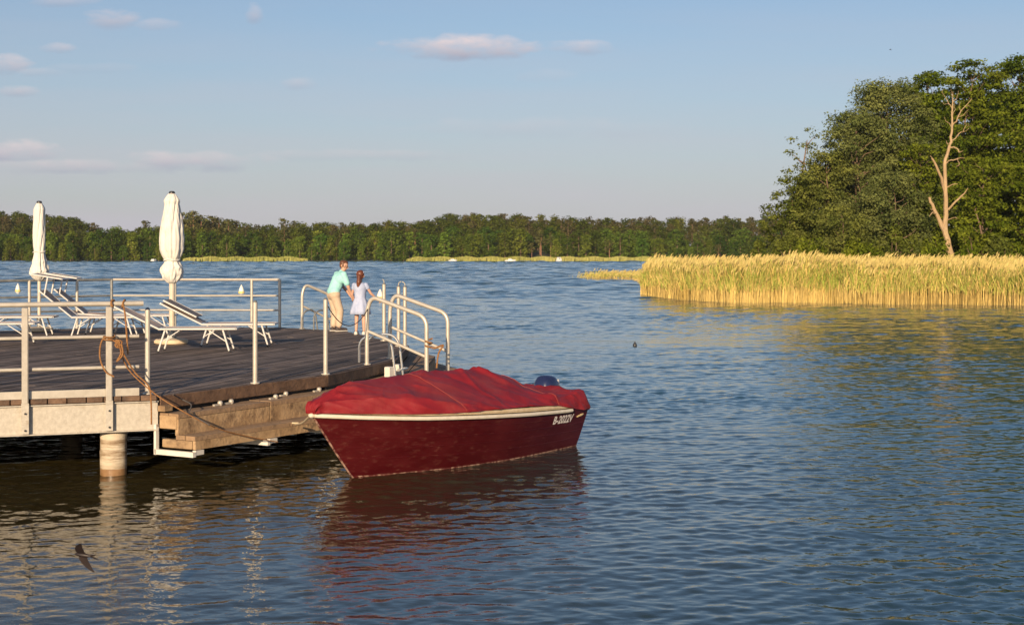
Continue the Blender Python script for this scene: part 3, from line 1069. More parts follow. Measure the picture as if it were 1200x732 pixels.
def near_reeds():
    g = np.random.default_rng(9)
    pts, hts = [], []

    def front(x):   # front water edge of the bed
        return float(np.interp(x, [7.8, 8.3, 9.3, 11.2, 15, 26, 40], [97, 91, 82, 77.6, 75.6, 72.8, 71])) + .5 * math.sin(x * .9) + .3 * math.sin(x * 2.3 + 1)

    def left(y):    # left edge of the bed
        return float(np.interp(y, [74, 78, 84, 92, 110, 128, 142, 149, 153, 160], [7.4, 6.9, 7.4, 8.4, 10.0, 11.6, 12.0, 9.5, 8.0, 9.5]))
    # front fringe, dense
    for _ in range(13500):
        x = 7.9 + 27 * g.random() ** 1.15; y = front(x) + 4.5 * g.random() ** 1.5
        if y > 92 and x < left(y) + .3 * g.random(): continue
        clump = .5 + .5 * math.sin(x * 2.3 + math.sin(y * 1.1) * 2)
        if g.random() > .55 + .45 * clump: continue
        pts.append((x, y)); hts.append(1.98 + .14 * math.sin(x * .9) + .12 * math.sin(x * .37 + 2) + .10 * math.sin(x * 2.9) - .5 * max(0, 1 - (x - 8.2) / 1.6))
    for _ in range(13500):
        x = 7.9 + 33 * g.random(); y = 77 + 38 * g.random()
        if x < left(y) + .3 or y < front(x): continue
        pts.append((x, y)); hts.append(1.98 + .14 * math.sin(x * .5 + y * .2) + .1 * math.sin(x * 1.9 - y * .7))
    for _ in range(5200):
        y = 110 + 52 * g.random(); x = left(y) + 13 * g.random() ** 1.3
        pts.append((x, y)); hts.append(float(np.interp(y, [110, 128, 140, 150, 160], [1.85, 1.45, 1.0, .75, .6])) * min(1, .55 + (x - left(y)) * .2))
    # sparse tail of low reeds reaching out to the left
    for _ in range(420):
        t = g.random(); y = 148 + 6 * g.random()
        pts.append((10.2 - 2.7 * t + .6 * g.normal(), y + 3 * g.normal())); hts.append((.28 + .75 * g.random() ** 1.5) * (1 - .45 * t))
    reed_bed('reed_bed', pts, hts, 'bed of golden green reeds in the water before the headland', 31)


near_reeds()


def far_reeds(px0, px1, label, seed):
    g = np.random.default_rng(seed)
    V, Fq = [], []
    n = int((px1 - px0) * 16)
    for i in range(n):
        px = px0 + (px1 - px0) * g.random(); Y = 486 + 7 * g.random()
        e = min(1, (px - px0) / 14, (px1 - px) / 14)
        if g.random() > .25 + .75 * e: continue
        x = (px - 600) * Y / F; h = (1.05 + .5 * g.random()) * (.6 + .4 * e) * (1 + .15 * math.sin(px * .21))
        wv = .16; o = len(V)
        V += [(x - wv, Y, -.1), (x + wv, Y, -.1), (x + wv * .3 + .15, Y, h), (x - wv * .3 + .15, Y, h)]
        Fq.append((o, o + 1, o + 2, o + 3))
    tag(obj('far_reed_bed', np_mesh('far_reed_bed', V, Fq, M['farreed'])), label, 'reeds', kind='stuff')


far_reeds(214, 360, 'strip of yellow reeds on the far shore right of the bigger parasol', 61)
far_reeds(476, 800, 'long strip of yellow reeds on the far shore behind the small boats', 62)

# ------------------------------------------------------------------ pier
B0 = Vector((-4.25, 17.07)); M0 = Vector((-2.62, 19.93)); C1 = Vector((-1.90, 22.75)); C2 = Vector((-1.95, 26.4)); D0 = Vector((-3.75, 31.4))
E0 = Vector((-5.30, 32.75)); F0 = Vector((-9.2, 32.85)); G0 = Vector((-14.6, 28.8)); H0 = Vector((-16.5, 22.0)); I0 = Vector((-14.5, 16.4)); A0 = Vector((-10.2, 14.85))
DECK = [A0, B0, M0, C1, C2, D0, E0, F0, G0, H0, I0]


def clip_poly(poly, n, d):   # keep points with p.n <= d
    out = []
    for i in range(len(poly)):
        a, b = poly[i], poly[(i + 1) % len(poly)]
        da, db = a.dot(n) - d, b.dot(n) - d
        if da <= 0: out.append(a)
        if da * db < 0:
            out.append(a + (b - a) * (da / (da - db)))
    return out


def offset_poly(poly, t):
    n = len(poly); out = []
    for i in range(n):
        a, b, c = poly[i - 1], poly[i], poly[(i + 1) % n]
        d1 = (b - a).normalized(); d2 = (c - b).normalized()
        n1 = Vector((d1.y, -d1.x)); n2 = Vector((d2.y, -d2.x))
        m = (n1 + n2); m = m / (1 + n1.dot(n2))
        out.append(b + m * t)
    return out


def build_pier():
    org = Vector((-7, 22, 0))
    root = empty('wooden_pier', org, 'many-sided grey wooden bathing pier on round concrete piles', 'pier')
    # planks
    mb = MB()
    pd = Vector((math.cos(R(74)), math.sin(R(74)))); pn = Vector((pd.y, -pd.x))
    inner = offset_poly(DECK, -.004)
    lo = min(p.dot(pn) for p in inner); hi = max(p.dot(pn) for p in inner)
    wdt = .16; gap = .020
    x = lo
    g = random.Random(3)
    while x < hi:
        strip = clip_poly(inner, pn, x + wdt - gap)
        strip = clip_poly(strip, -pn, -x) if len(strip) > 2 else strip
        if len(strip) > 2:
            # cut lengthwise at staggered butt joints
            l0 = min(p.dot(pd) for p in strip); l1 = max(p.dot(pd) for p in strip)
            c = l0 - g.random() * 3
            while c < l1:
                e = c + 4.0
                piece = clip_poly(strip, pd, e - .006)
                if len(piece) > 2: piece = clip_poly(piece, -pd, -c)
                if len(piece) > 2:
                    mb.prism(piece, DZ - .045 + g.random() * .004, DZ - .004 + g.random() * .006)
                c = e
        x += wdt
    mb.build('planks', M['deck'], root, org, smooth=False)
    # dark joists beneath, keep daylight out
    mb = MB()
    mb.prism(offset_poly(DECK, -.10), DZ - .13, DZ - .055)
    for k in range(9):
        c = -15 + k * 1.6
        strip = clip_poly(offset_poly(DECK, -.2), Vector((0, 1)), 16.5 + k * 1.9)
        strip = clip_poly(strip, Vector((0, -1)), -(16.38 + k * 1.9)) if len(strip) > 2 else []
        if len(strip) > 2: mb.prism(strip, DZ - .40, DZ - .135)
    mb.build('joists', M['edgewood'], root, org, smooth=False)
    # front: galvanised beam, planks ends strip, toe board
    fd = (B0 - A0).normalized(); fn = Vector((fd.y, -fd.x))
    f3 = (fd.x, fd.y, 0); n3 = (fn.x, fn.y, 0)
    L_ = (B0 - A0).length

    def fpos(s, t, z):   # s metres left of B along the front, t outward
        p = B0 - fd * s + fn * t
        return Vector((p.x, p.y, z))
    mb = MB()
    mb.box(fpos(L_ / 2, .02, .715), (L_, .03, .35), f3, n3, bevel=.004)
    mb.box(fpos(L_ / 2, .045, .547), (L_, .07, .014), f3, n3)
    mb.box(fpos(L_ / 2, .04, .884), (L_, .06, .012), f3, n3)
    mb.build('front_beam', M['galv'], root, org, smooth=False)
    mb = MB()
    g = random.Random(5); s = 0.0
    while s < L_ - .3:
        wv = .19 + .03 * g.random()
        mb.box(fpos(s + wv / 2, .018 + .01 * g.random(), .927), (wv - .012, .05, .062), f3, n3, bevel=.004)
        s += wv
    mb.build('plank_ends', M['edgewood'], root, org, smooth=False)
    mb = MB()
    for (a, b) in ((.20, 1.0), (1.06, 2.98), (3.06, L_)):
        pass
    mb.box(fpos((.22 + L_) / 2, .02, 1.005), (L_ - .22, .012, .09), f3, n3)
    mb.build('toe_board', M['rail'], root, org, smooth=False)
    # right edge boards
    mb = MB()
    for i, (a, b) in enumerate(((B0, M0), (M0, C1), (C1, C2), (C2, D0), (D0, E0), (E0, F0), (F0, G0))):
        d = (b - a).normalized(); n = Vector((d.y, -d.x)); ln = (b - a).length
        c = (a + b) / 2 + n * .022
        npc = max(1, round(ln / 2.6))
        for k in range(npc):
            cc = a + d * (ln * (k + .5) / npc) + n * (.022 + .003 * (k % 2))
            mb.box((cc.x, cc.y, DZ - .085), (ln / npc - .008, .040, .155), (d.x, d.y, 0), (n.x, n.y, 0), bevel=.006)
    mb.build('edge_board', M['edgewood'], root, org, smooth=False)
    mb = MB()
    for i, (a, b) in enumerate(((B0, M0), (M0, C1), (C1, C2), (C2, D0), (D0, E0), (E0, F0), (F0, G0))):
        d = (b - a).normalized(); n = Vector((d.y, -d.x)); ln = (b - a).length
        cc = (a + b) / 2 - n * .06
        mb.box((cc.x, cc.y, DZ - .28), (ln - .14, .05, .24), (d.x, d.y, 0), (n.x, n.y, 0))
    mb.build('rim_beam', M['dark'], root, org, smooth=False)
    # piles
    spots = [fpos(.50, -.17, 0), fpos(3.6, -.2, 0), Vector((-2.5, 20.6, 0)), Vector((-2.45, 23.5, 0)), Vector((-2.6, 26.6, 0)), Vector((-4.6, 31.0, 0)),
             Vector((-6.5, 21, 0)), Vector((-6.5, 26, 0)), Vector((-10, 20, 0)), Vector((-10, 25, 0)), Vector((-9, 31.5, 0))]
    for i, p in enumerate(spots):
        mb = MB()
        prof = [(.150, -1.2), (.152, .06), (.156, .10), (.155, .2), (.158, .29), (.154, .32), (.156, .45), (.157, .50), (.152, .53)]
        g2 = random.Random(i)
        mb.lathe(prof, (p.x, p.y, 0), 24, lambda a, t: 1 + .012 * math.sin(a * 5 + t * 9))
        pile = mb.build('pile', M['concrete'], root, org)
        if i == 0:
            mw = MB(); mw.lathe([(.1535, -1.0), (.1555, .05), (.156, .085)], (p.x, p.y, 0), 24, cap=False)
            mw.build('waterline_stain', M['pilewet'], pile, org)
    # low landing: two tiers along the right hand edges
    def edge_pts(t):
        pl = [B0, M0, C1, C2, D0]
        ts = t if isinstance(t, (list, tuple)) else [t] * 5
        out = []
        for i, p in enumerate(pl):
            if i == 0: d1 = d2 = (pl[1] - pl[0]).normalized()
            elif i == 4: d1 = d2 = (pl[4] - pl[3]).normalized()
            else: d1 = (pl[i] - pl[i - 1]).normalized(); d2 = (pl[i + 1] - pl[i]).normalized()
            n1 = Vector((d1.y, -d1.x)); n2 = Vector((d2.y, -d2.x)); m = (n1 + n2) / (1 + n1.dot(n2))
            out.append(p + m * ts[i])
        return out

    def band(mb, t0, t1, z0, z1, lengthwise=3, cut=1.9, g=random.Random(8)):
        a, b = edge_pts(t0), edge_pts(t1)
        for i in range(4):
            n = max(1, round((a[i + 1] - a[i]).length / cut))
            for j in range(lengthwise):
                for k in range(n):
                    u0, u1 = k / n, (k + 1) / n - .006
                    v0, v1 = j / lengthwise, (j + 1) / lengthwise - (.04 if lengthwise > 1 else 0)

                    def q(u, v):
                        pa = a[i].lerp(a[i + 1], u); pb = b[i].lerp(b[i + 1], u)
                        return pa.lerp(pb, v)
                    dz = g.random() * .008
                    mb.prism([q(u0, v1), q(u1, v1), q(u1, v0), q(u0, v0)], z0, z1 + dz - .004)
    t1 = [.34, .40, .46, .54, .56]; t2 = [.60, .77, .90, 1.0, 1.02]
    mb = MB(); band(mb, .02, t1, .69, .745, 2); mb.build('upper_step', M['steptop'], root, org, smooth=False)
    mb = MB(); band(mb, [x - .06 for x in t1], [x - .012 for x in t1], .488, .685, 1); mb.build('step_riser', M['stepwood'], root, org, smooth=False)
    mb = MB(); band(mb, [x - .05 for x in t1], t2, .44, .49, 2); mb.build('lower_step', M['steptop'], root, org, smooth=False)
    mb = MB(); band(mb, [x - .045 for x in t2], [x - .004 for x in t2], .335, .434, 1, 2.6)
    mb.build('step_fascia', M['stepwood'], root, org, smooth=False)
    # end grain blocks at the near end
    d = (M0 - B0).normalized(); n = Vector((d.y, -d.x))
    d3 = (d.x, d.y, 0); nn3 = (n.x, n.y, 0)

    def bp(u, t, z):
        p = B0 + d * u + n * t
        return Vector((p.x, p.y, z))
    mb = MB()
    mb.box(bp(.03, .175, .64), (.10, .27, .16), d3, nn3, bevel=.008)
    mb.box(bp(.015, .10, .80), (.14, .12, .07), d3, nn3, bevel=.006)
    mb.box(bp(.03, .31, .385), (.08, .47, .10), d3, nn3, bevel=.008)
    mb.build('end_block', M['stepwood'], root, org, smooth=False)
    # hanging steel brackets
    for (u, tt) in ((-.045, .62), (1.22, .70), (2.55, .80), (4.2, .85), (6.6, .85)):
        mb = MB()
        mb.box(bp(u, tt / 2, .285), (.05, tt, .06), d3, nn3)
        mb.box(bp(u, .02, .43), (.05, .035, .36), d3, nn3)
        mb.box(bp(u + .10, tt - .03, .30), (.14, .05, .055), d3, nn3)
        mb.build('bracket', M['whitepaint'], root, org, smooth=False)
    # pairs of pale cleats on the upper step
    for (px, py) in ((258, 472), (271, 470), (323, 464.5), (335, 461), (374, 456), (411, 446)):
        p = G(px, py, .775)
        mb = MB(); mb.lathe([(.026, -.03), (.034, .0), (.030, .018), (.015, .03)], p, 12)
        mb.box(p + Vector((-d.x * .07, -d.y * .07, -.018)), (.10, .035, .022), d3, nn3)
        mb.build('pipe_end', M['rail'], root, org)
    # white ladder shoes
    for (px, py) in ((456, 437), (467, 434)):
        p = G(px, py, .80)
        mb = MB(); mb.box(p, (.13, .10, .20), d3, nn3, bevel=.008)
        mb.build('ladder_shoe', M['whitepaint'], root, org)
    return fpos, fd, fn


fpos, FD, FN = build_pier()
RAILS = 'pale steel railings of the pier'
F3 = (FD.x, FD.y, 0); N3 = (FN.x, FN.y, 0)


def front_rail():
    org = fpos(2, .05, DZ)
    root = empty('railing', org, 'front steel railing with three bars between the viewer and the loungers', 'railing', RAILS)

    def s_of(px):   # front distance whose column is px
        best = min(((abs(600 + F * fpos(s * .01, .05, 0).x / fpos(s * .01, .05, 0).y - px)), s) for s in range(0, 640))
        return best[1] * .01
    s_end = s_of(168); L_ = 6.2
    for (z, r) in ((2.055, .030),):
        mb = MB(); mb.tube([fpos(s_end, .0, z), fpos(L_, .0, z)], r, 12); mb.build('handrail', M['rail'], root, org)
    s30, s128 = s_of(29.5), s_of(128)
    for z in (1.665, 1.30):
        for (a, b) in ((s_end + .05, s30 - .075), (s30 + .02, L_)):
            mb = MB(); mb.tube([fpos(a, .0, z), fpos(b, .0, z)], .022, 10); mb.build('crossbar', M['rail'], root, org)
    for s in (s128, s30, s30 + 1.85):
        if s > L_: continue
        mb = MB()
        mb.box(fpos(s, .075, 1.30), (.075, .05, 1.45), F3, N3, bevel=.012)
        post = mb.build('post', M['rail'], root, org)
        mb = MB()
        mb.box(fpos(s, .105, .74), (.085, .012, .36), F3, N3, bevel=.003)
        mb.build('fixing_plate', M['galv'], post, org)
        mb = MB()
        for z in (.80, .605):
            mb.tube([fpos(s, .112, z), fpos(s, .128, z)], .012, 8)
        mb.build('bolt', M['dark'], post, org)
    return s128, s30


S128, S30 = front_rail()


def free_post(px, py, top, lab, r=.032, hook=None):
    b = G(px, py, DZ)
    root = empty('railing_post', b, lab, 'post', 'single steel posts of the pier')
    mb = MB()
    mb.tube([b + Vector((0, 0, -.12)), b + Vector((0, 0, top))], r, 12)
    mb.build('post', M['rail'], root, b)
    mb = MB()
    mb.lathe([(r * .99, 0), (r * .7, .02), (r * .2, .03)], b + Vector((0, 0, top)), 12)
    if hook:
        mb.tube(fillet([b + Vector((0, 0, top - .03)), b + Vector((0, 0, top + .07)), b + Vector((hook, 0, top + .10))], .04), .012, 6)
    mb.build('cap', M['dullshaded'], root, b)
    mb = MB(); mb.lathe([(r * 2.0, -.002), (r * 2.0, .014)], b, 14); mb.build('foot_plate', M['rail'], root, b)
    return root


free_post(173, 461.5, 1.02, 'steel post at the near corner of the pier beside the orange rope')
free_post(299, 449.0, 1.06, 'second steel post along the pier edge, in front of the right loungers')
free_post(381.5, 438.5, 1.05, 'third steel post along the pier edge, left of the man')
free_post(450, 399.0, 1.10, 'thin steel post right of the girl near the floating buoy', .036, -.03)
free_post(467, 405.5, 1.09, 'left one of two close posts at the far pier edge behind the handrails', .034, .05)
free_post(474.5, 406.5, 1.09, 'right one of two close posts at the far pier edge behind the handrails', .034, -.05)


def stair_rail(base, out, length, drop, label, name='stair_handrail', matl='rail', hgt_=1.04, r=.033):
    """base on the deck edge; handrail rises, slopes outward and turns straight down to the landing"""
    root = empty(name, base, label, 'handrail', 'bent steel handrails of the pier')
    o3 = Vector((out[0], out[1], 0)).normalized()
    b = Vector(base)
    top = b + Vector((0, 0, hgt_))
    p1 = b + o3 * .08 + Vector((0, 0, hgt_))
    p2 = b + o3 * length + Vector((0, 0, hgt_ - drop))
    p3 = b + o3 * length + Vector((0, 0, -.46))
    mb = MB()
    mb.tube(fillet([b + Vector((0, 0, -.12)), b + Vector((0, 0, hgt_ * .80)), p1, p2, p3], .16, 7), r, 12)
    mb.build('handrail', M[matl], root, b)
    mb = MB()
    mb.tube([b + Vector((0, 0, .52)), b + o3 * length + Vector((0, 0, .52 - drop - .08))], r * .72, 10)
    mb.build('crossbar', M[matl], root, b)
    mb = MB(); mb.lathe([(r * 1.9, -.002), (r * 1.9, .015)], b, 14); mb.build('foot_plate', M[matl], root, b)
    return root


en = (C1 - M0).normalized(); EN = Vector((en.y, -en.x))
pA = G(430, 427, DZ); pB = G(457, 420, DZ)
stair_rail(pA, (EN.x, EN.y - .12), 1.0, .30, 'nearer bent steel handrail going down beside the boat stern')
stair_rail(pB, (EN.x, EN.y - .12), 1.02, .30, 'farther bent steel handrail right of the two close posts')


def ladder(p, along, outv, label, matl, out_len=.42, back=.38, dn=-.75):
    root = empty('bathing_ladder', p, label, 'ladder', 'bathing ladders of the pier')
    a3 = Vector((along[0], along[1], 0)).normalized(); o3 = Vector((outv[0], outv[1], 0)).normalized()
    b = Vector(p)
    for k in (0, 1):
        q = b + a3 * (.36 * k)
        mb = MB()
        mb.tube(fillet([q - o3 * back + Vector((0, 0, .0)), q - o3 * back + Vector((0, 0, .40)), q + o3 * (out_len * .6) + Vector((0, 0, .45)), q + o3 * out_len + Vector((0, 0, dn))], .30, 9), .019, 8)
        mb.build('side_rail', M[matl], root, b)
    for z in (-.10, -.35, -.6):
        mb = MB(); c = b + o3 * (out_len * .985) + a3 * .18 + Vector((0, 0, z))
        mb.box(c, (.36, .06, .02), a3, o3); mb.build('rung', M[matl], root, b)
    return root


pl = G(430, 427, DZ) + Vector((en.x * .36, en.y * .36, 0)) + Vector((EN.x * .04, EN.y * .04, 0))
ladder(pl, en, EN, 'chrome bathing ladder with two arched handles between the bent handrails', 'chrome', .36, .30)

# back railing
def back_rail():
    org = Vector((E0.x, E0.y, DZ))
    root = empty('railing', org, 'long back steel railing behind the loungers and parasols', 'railing', RAILS)
    pts = [Vector((E0.x - .04, E0.y - .05)), Vector((F0.x, F0.y - .05)), Vector((G0.x, G0.y - .03)), Vector((H0.x + .05, H0.y))]
    for z, r in ((1.10, .030), (.73, .022), (.40, .022)):
        for i in range(3):
            mb = MB()
            a, b = pts[i], pts[i + 1]
            mb.tube([Vector((a.x, a.y, DZ + z)), Vector((b.x, b.y, DZ + z))], r, 8)
            mb.build('handrail' if z > 1 else 'crossbar', M['rail'] if i == 0 else M['dullshaded'], root, org)  # left spans: shade painted in as a darker steel colour
    for px, Y, mm in ((329.5, None, 'rail'), (295, None, 'rail'), (205, None, 'rail'), (131, None, 'dullshaded'), (90, None, 'rail'), (34, None, 'rail'), (-60, None, 'dullshaded')):  # darker posts have the shade painted into their colour as well
        # walk the rail line to find the post
        best = None
        for i in range(3):
            for k in range(400):
                p = pts[i].lerp(pts[i + 1], k / 400)
                e = abs(600 + F * p.x / p.y - px)
                if best is None or e < best[0]: best = (e, p)
        p = best[1]
        mb = MB(); mb.tube([Vector((p.x, p.y, DZ - .1)), Vector((p.x, p.y, DZ + 1.10))], .034, 10)
        post = mb.build('post', M[mm], root, org)
    return root


back_rail()
# far ladder and handrail at the back right corner
dn_ = (D0 - E0).normalized(); on_ = Vector((-dn_.y, dn_.x))
if on_.y < 0: on_ = -on_
pF = G(354, 385.0, DZ)
stair_rail(pF, (.86, .5), .72, .26, 'far bent handrail at the back corner left of the man', matl='rail', hgt_=1.0)
ladder(G(358, 385.5, DZ), (.80, -.6), (.6, .8), 'dark arched bathing ladder at the back corner left of the man', 'dullshaded', .5, .1)


def chain():
    a = G(381.5, 438.5, DZ) + Vector((0, 0, 1.02)); b = pA + Vector((.02, -.02, .86))
    pts = []
    for i in range(15):
        t = i / 14
        p = a.lerp(b, t); p.z -= .30 * 4 * t * (1 - t)
        pts.append(p)
    mb = MB(); mb.tube(pts, .007, 6)
    o = mb.build('barrier_rope', M['ropeblue'], None, a)
    tag(o, 'thin dark rope sagging from a post to the nearer bent handrail before the man', 'rope')


chain()


# ------------------------------------------------------------------ ropes
def rope(pts, r, m, label, name='mooring_rope', smooth_=True, n=6):
    pts = [Vector(p) for p in pts]
    # Catmull-Rom
    out = []
    q = [pts[0] * 2 - pts[1]] + pts + [pts[-1] * 2 - pts[-2]]
    for i in range(1, len(q) - 2):
        for k in range(6):
            t = k / 6
            out.append(.5 * ((2 * q[i]) + (q[i + 1] - q[i - 1]) * t + (2 * q[i - 1] - 5 * q[i] + 4 * q[i + 1] - q[i + 2]) * t * t
                             + (-q[i - 1] + 3 * q[i] - 3 * q[i + 1] + q[i + 2]) * t ** 3))
    out.append(pts[-1])
    mb = MB(); mb.tube(out, r, n)
    return out, mb


def ropes():
    s = S128
    p0 = fpos(s, .075, 0)

    def ring(z, r=.055, dz=.0, t0=0, t1=6.6, n=10):
        return [Vector((p0.x + math.cos(t0 + (t1 - t0) * i / n) * r * 1.05, p0.y + math.sin(t0 + (t1 - t0) * i / n) * r, z + dz * i / n)) for i in range(n + 1)]
    root = empty('mooring_rope', Vector((p0.x, p0.y, 1.5)), 'orange mooring rope knotted round the front railing post', 'rope')
    O = Vector((p0.x, p0.y, 1.5))
    _, mb = rope(ring(1.68, .062, -.02) + ring(1.655, .062, -.03), .009, None, '')
    mb.build('coil', M['rope'], root, O)
    # knot
    k = p0 + Vector((.12, -.04, 1.60))
    mb = MB()
    g = random.Random(2)
    _, m2 = rope([k + Vector((g.uniform(-.04, .04), g.uniform(-.02, .02), g.uniform(-.06, .06))) for _ in range(12)], .009, None, '')
    m2.build('knot', M['rope'], root, O)
    # loop hanging from the knot, back round the post
    _, m2 = rope([k, k + Vector((-.18, .02, .05)), k + Vector((-.22, 0, -.15)), k + Vector((-.15, -.02, -.33)), k + Vector((-.05, 0, -.40))], .010, None, '')
    m2.build('loop', M['rope'], root, O)
    _, m2 = rope([k, k + Vector((.03, 0, -.12)), k + Vector((-.02, 0, -.22)), k + Vector((.05, 0, -.14)), k + Vector((.04, 0, -.02))], .010, None, '')
    m2.build('loop', M['rope'], root, O)
    # main line to the landing
    end = G(326, 517, .30) + Vector((0, -.05, 0))
    pts = [k, P(150, 432, 16.9), P(180, 460, 16.85), P(208, 478, 16.8), P(250, 500, 17.0), P(290, 511, 17.4), end]
    _, m2 = rope(pts, .008, None, '')
    m2.build('line', M['rope'], root, O)
    # second line over the beam
    _, m2 = rope([k + Vector((.04, 0, -.1)), P(158, 436, 16.86), P(174, 452, 16.86), P(177, 470, 16.84), P(177.5, 497, 16.84)], .010, None, '')
    m2.build('line', M['rope'], root, O)
    # rope draped over the top rail
    tr = fpos(S128 - .20, 0, 2.055)
    r2 = empty('tied_rope', tr, 'brown rope tied over the front handrail end and hanging down', 'rope')
    q = [tr + Vector((-.03 + .015 * math.sin(i), math.cos(i * 1.05) * .045, math.sin(i * 1.05) * .045)) for i in range(10)]
    _, m2 = rope(q + [tr + Vector((0, -.045, -.12)), tr + Vector((.02, -.05, -.35)), tr + Vector((.035, -.045, -.60))], .011, None, '')
    m2.build('hanging_end', M['rope'], r2, tr)
    tq = fpos(S128 + .0, 0, 2.055)
    _, m2 = rope([tq + Vector((.05 + .01 * math.sin(i * 2), math.cos(i * 1.05) * .045, math.sin(i * 1.05) * .045)) for i in range(10)] + [tq + Vector((.06, -.05, -.12)), tq + Vector((.06, -.05, -.3))], .011, None, '')
    m2.build('wrap', M['rope'], r2, tr)
    # dark cord lying down the landing
    a = G(203, 462, DZ + .02)
    _, m2 = rope([a, P(214, 468, 17.25), P(224, 474, 17.1), P(222, 484, 16.98), P(232, 490, 16.9), P(246, 498, 16.85)], .008, None, '')
    o = m2.build('dark_cord', M['ropeblue'], None, a)
    tag(o, 'thin dark cord hanging over the pier edge onto the landing', 'cord')
    # knot at the nearer handrail end
    c = pA + Vector((EN.x, EN.y - .12, 0)) * 1.0 + Vector((0, 0, .40))
    g = random.Random(4)
    _, m2 = rope([c + Vector((math.cos(i * 1.1) * .05, math.sin(i * 1.1) * .05, .02 - .012 * i)) for i in range(12)]
                 + [c + Vector((.1, -.05, -.12)), c + Vector((.22, -.02, -.08)), c + Vector((.15, -.03, -.2)), c + Vector((.12, -.05, -.42))], .014, None, '')
    o = m2.build('tied_rope', M['rope'], None, c)
    tag(o, 'short orange rope tied round the foot of the nearer bent handrail', 'rope')


ropes()


